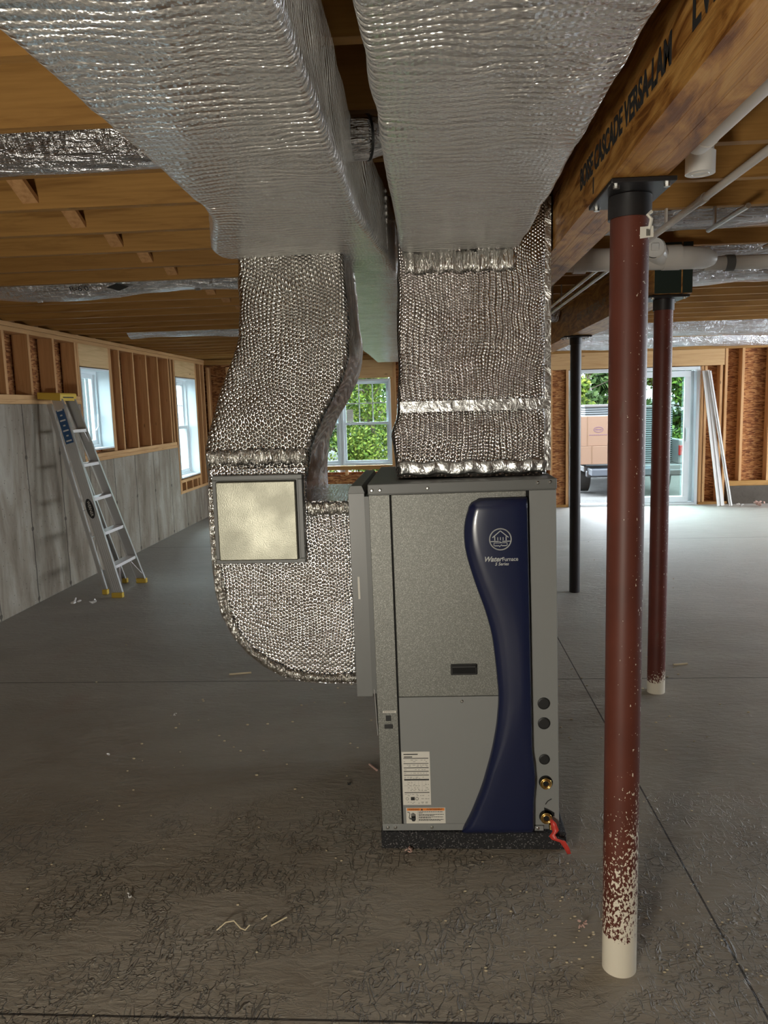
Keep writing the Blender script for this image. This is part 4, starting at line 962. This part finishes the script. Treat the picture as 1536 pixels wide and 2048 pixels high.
obj('tailgate', box(NB(), (-.92, -.52, .60), (0.607, 0, 0.455)), simple('tailgate_grey', (0.066, 0.0792, 0.099), .4), tr, bevel=.02)
obj('rear_bumper', box(NB(), (-.95, -.16, .40), (.95, -.02, .54)), simple('bumper_metal', (0.106, 0.106, 0.112), .35, .6), tr, bevel=.03)
obj('cab', loft(NB(), [[(-.95, 2.25, .5), (.95, 2.25, .5), (.95, 4.2, .5), (-.95, 4.2, .5)], [(-.97, 2.25, 1.15), (.97, 2.25, 1.15), (.97, 4.2, 1.15), (-.97, 4.2, 1.15)], [(-.78, 2.4, 1.62), (.78, 2.4, 1.62), (.78, 3.8, 1.62), (-.78, 3.8, 1.62)]]), M_tw, tr, bevel=.05)
obj('hood', box(NB(), (-.93, 4.2, .5), (.93, 5.3, 1.05)), M_tw, tr, bevel=.08)
obj('rear_window', box(NB(), (-.66, 2.27, 1.2), (.66, 2.33, 1.52)), M_black, tr)
for s_ in (-1, 1):
    obj('tail_light', box(NB(), (s_*.99-.07, -.01, .80), (s_*.99+.07, .04, 1.0)), simple('red_lens', (0.231, 0.0066, 0.0066), .3), tr, bevel=.01)
    for yy in (.95, 4.3): obj('wheel', tube(NB(), [(s_*.84-.14, yy, .36), (s_*.84-.12, yy, .36), (s_*.84+.12, yy, .36), (s_*.84+.14, yy, .36)], [.30, .36, .36, .30], 28), M_tire, tr, True)
obj('rear_axle', tube(NB(), [(-.8, .95, .36), (.8, .95, .36)], .05, 10), M_black, tr)
M_card = simple('cardboard', (0.178, 0.112, 0.0759), .8)
def carton(label, x0, x1, y0, y1, z0, z1, logo):
    c = thing('cardboard_box', label, 'box', ((x0+x1)/2, y0, z0), group=None); hx = (x1-x0)/2; H_ = z1-z0
    bm = NB(); box(bm, (-hx, 0, 0), (hx, y1-y0, H_)); o = obj('carton', bm, M_card, c, bevel=.006)
    B1('packing_tape', (-hx*.42, -.002, 0), (-hx*.36, -.0005, H_), simple('brown_tape', (0.139, 0.0858, 0.0528), .4), c)
    if logo:
        bm = NB(); n = 24
        for k in range(n): a0, a1 = 2*math.pi*k/n, 2*math.pi*(k+1)/n; beam_between(bm, (.10+.09*math.cos(a0), -.003, H_*.55+.05*math.sin(a0)), (.10+.09*math.cos(a1), -.003, H_*.55+.05*math.sin(a1)), .010, .002, (0, 1, 0))
        obj('printed_oval', bm, simple('mauve_ink', (0.106, 0.0528, 0.106), .7), c); bm = NB()
        for i in range(5): box(bm, (.04+.026*i, -.004, H_*.53), (.056+.026*i, -.001, H_*.57))
        obj('printed_lettering', bm, bpy.data.materials['mauve_ink'], c); bm = NB()
        for i in range(9): box(bm, (-.08+.04*i, -.004, H_*.36), (-.05+.04*i, -.001, H_*.38))
        obj('printed_lettering', bm, simple('mauve_ink', (0.106, 0.0528, 0.106), .7), c)
    return c
carton('tall cardboard box with an oval logo standing on the truck tailgate', 2.95, 3.54, 15.60, 16.1, .705-.012, 1.28, True)
carton('low cardboard box on the tailgate beneath the box with the oval logo', 2.95, 3.80, 15.55, 16.15, .331, .690, False)
rk = thing('steel_bin', 'grey corrugated steel bin in the truck bed behind the cardboard boxes', 'bin', (3.5, 16.45, .26))
obj('bin_shell', box(NB(), (-.25, 0, 0), (.95, .9, 1.20)), M_cor, rk, bevel=.01); obj('rim', box(NB(), (-.27, -.02, 1.20), (.97, .92, 1.24)), M_tw, rk)
rk = thing('steel_bin', 'grey mesh and corrugated steel bin in the truck bed, right side', 'bin', (4.62, 16.45, .26))
obj('bin_shell', box(NB(), (-.15, 0, 0), (.42, .9, 1.15)), M_cor, rk, bevel=.01); obj('rim', box(NB(), (-.17, -.02, 1.15), (.44, .92, 1.19)), M_tw, rk)
# neighbour wall with siding seen through the left windows
nb = thing('neighbour_shed', 'pale shed with vertical siding outside the left windows', 'shed', (-8.2, 12, 0))
ms = MT('vertical_siding', rough=.6); w_ = ms.n('TexWave', {'Vector': ms.co(), 'Scale': 3.2}, bands_direction='Y'); ms.set('col', ms.ramp(w_.outputs[1], [(.2, (0.0495, 0.0561, 0.0594)), (.6, (0.0792, 0.0891, 0.0957))]))
obj('siding_wall', box(NB(), (-.1, -4, .0), (.1, 10, 3.2)), ms.m, nb); obj('shed_roof', box(NB(), (-2, -4.3, 3.2), (.5, 10.3, 3.35)), M_dgrey, nb)
B1('red_sign', (.11, 3.2, 1.8), (.13, 3.9, 2.4), simple('red_sign_paint', (0.231, 0.0132, 0.0132), .5), nb)
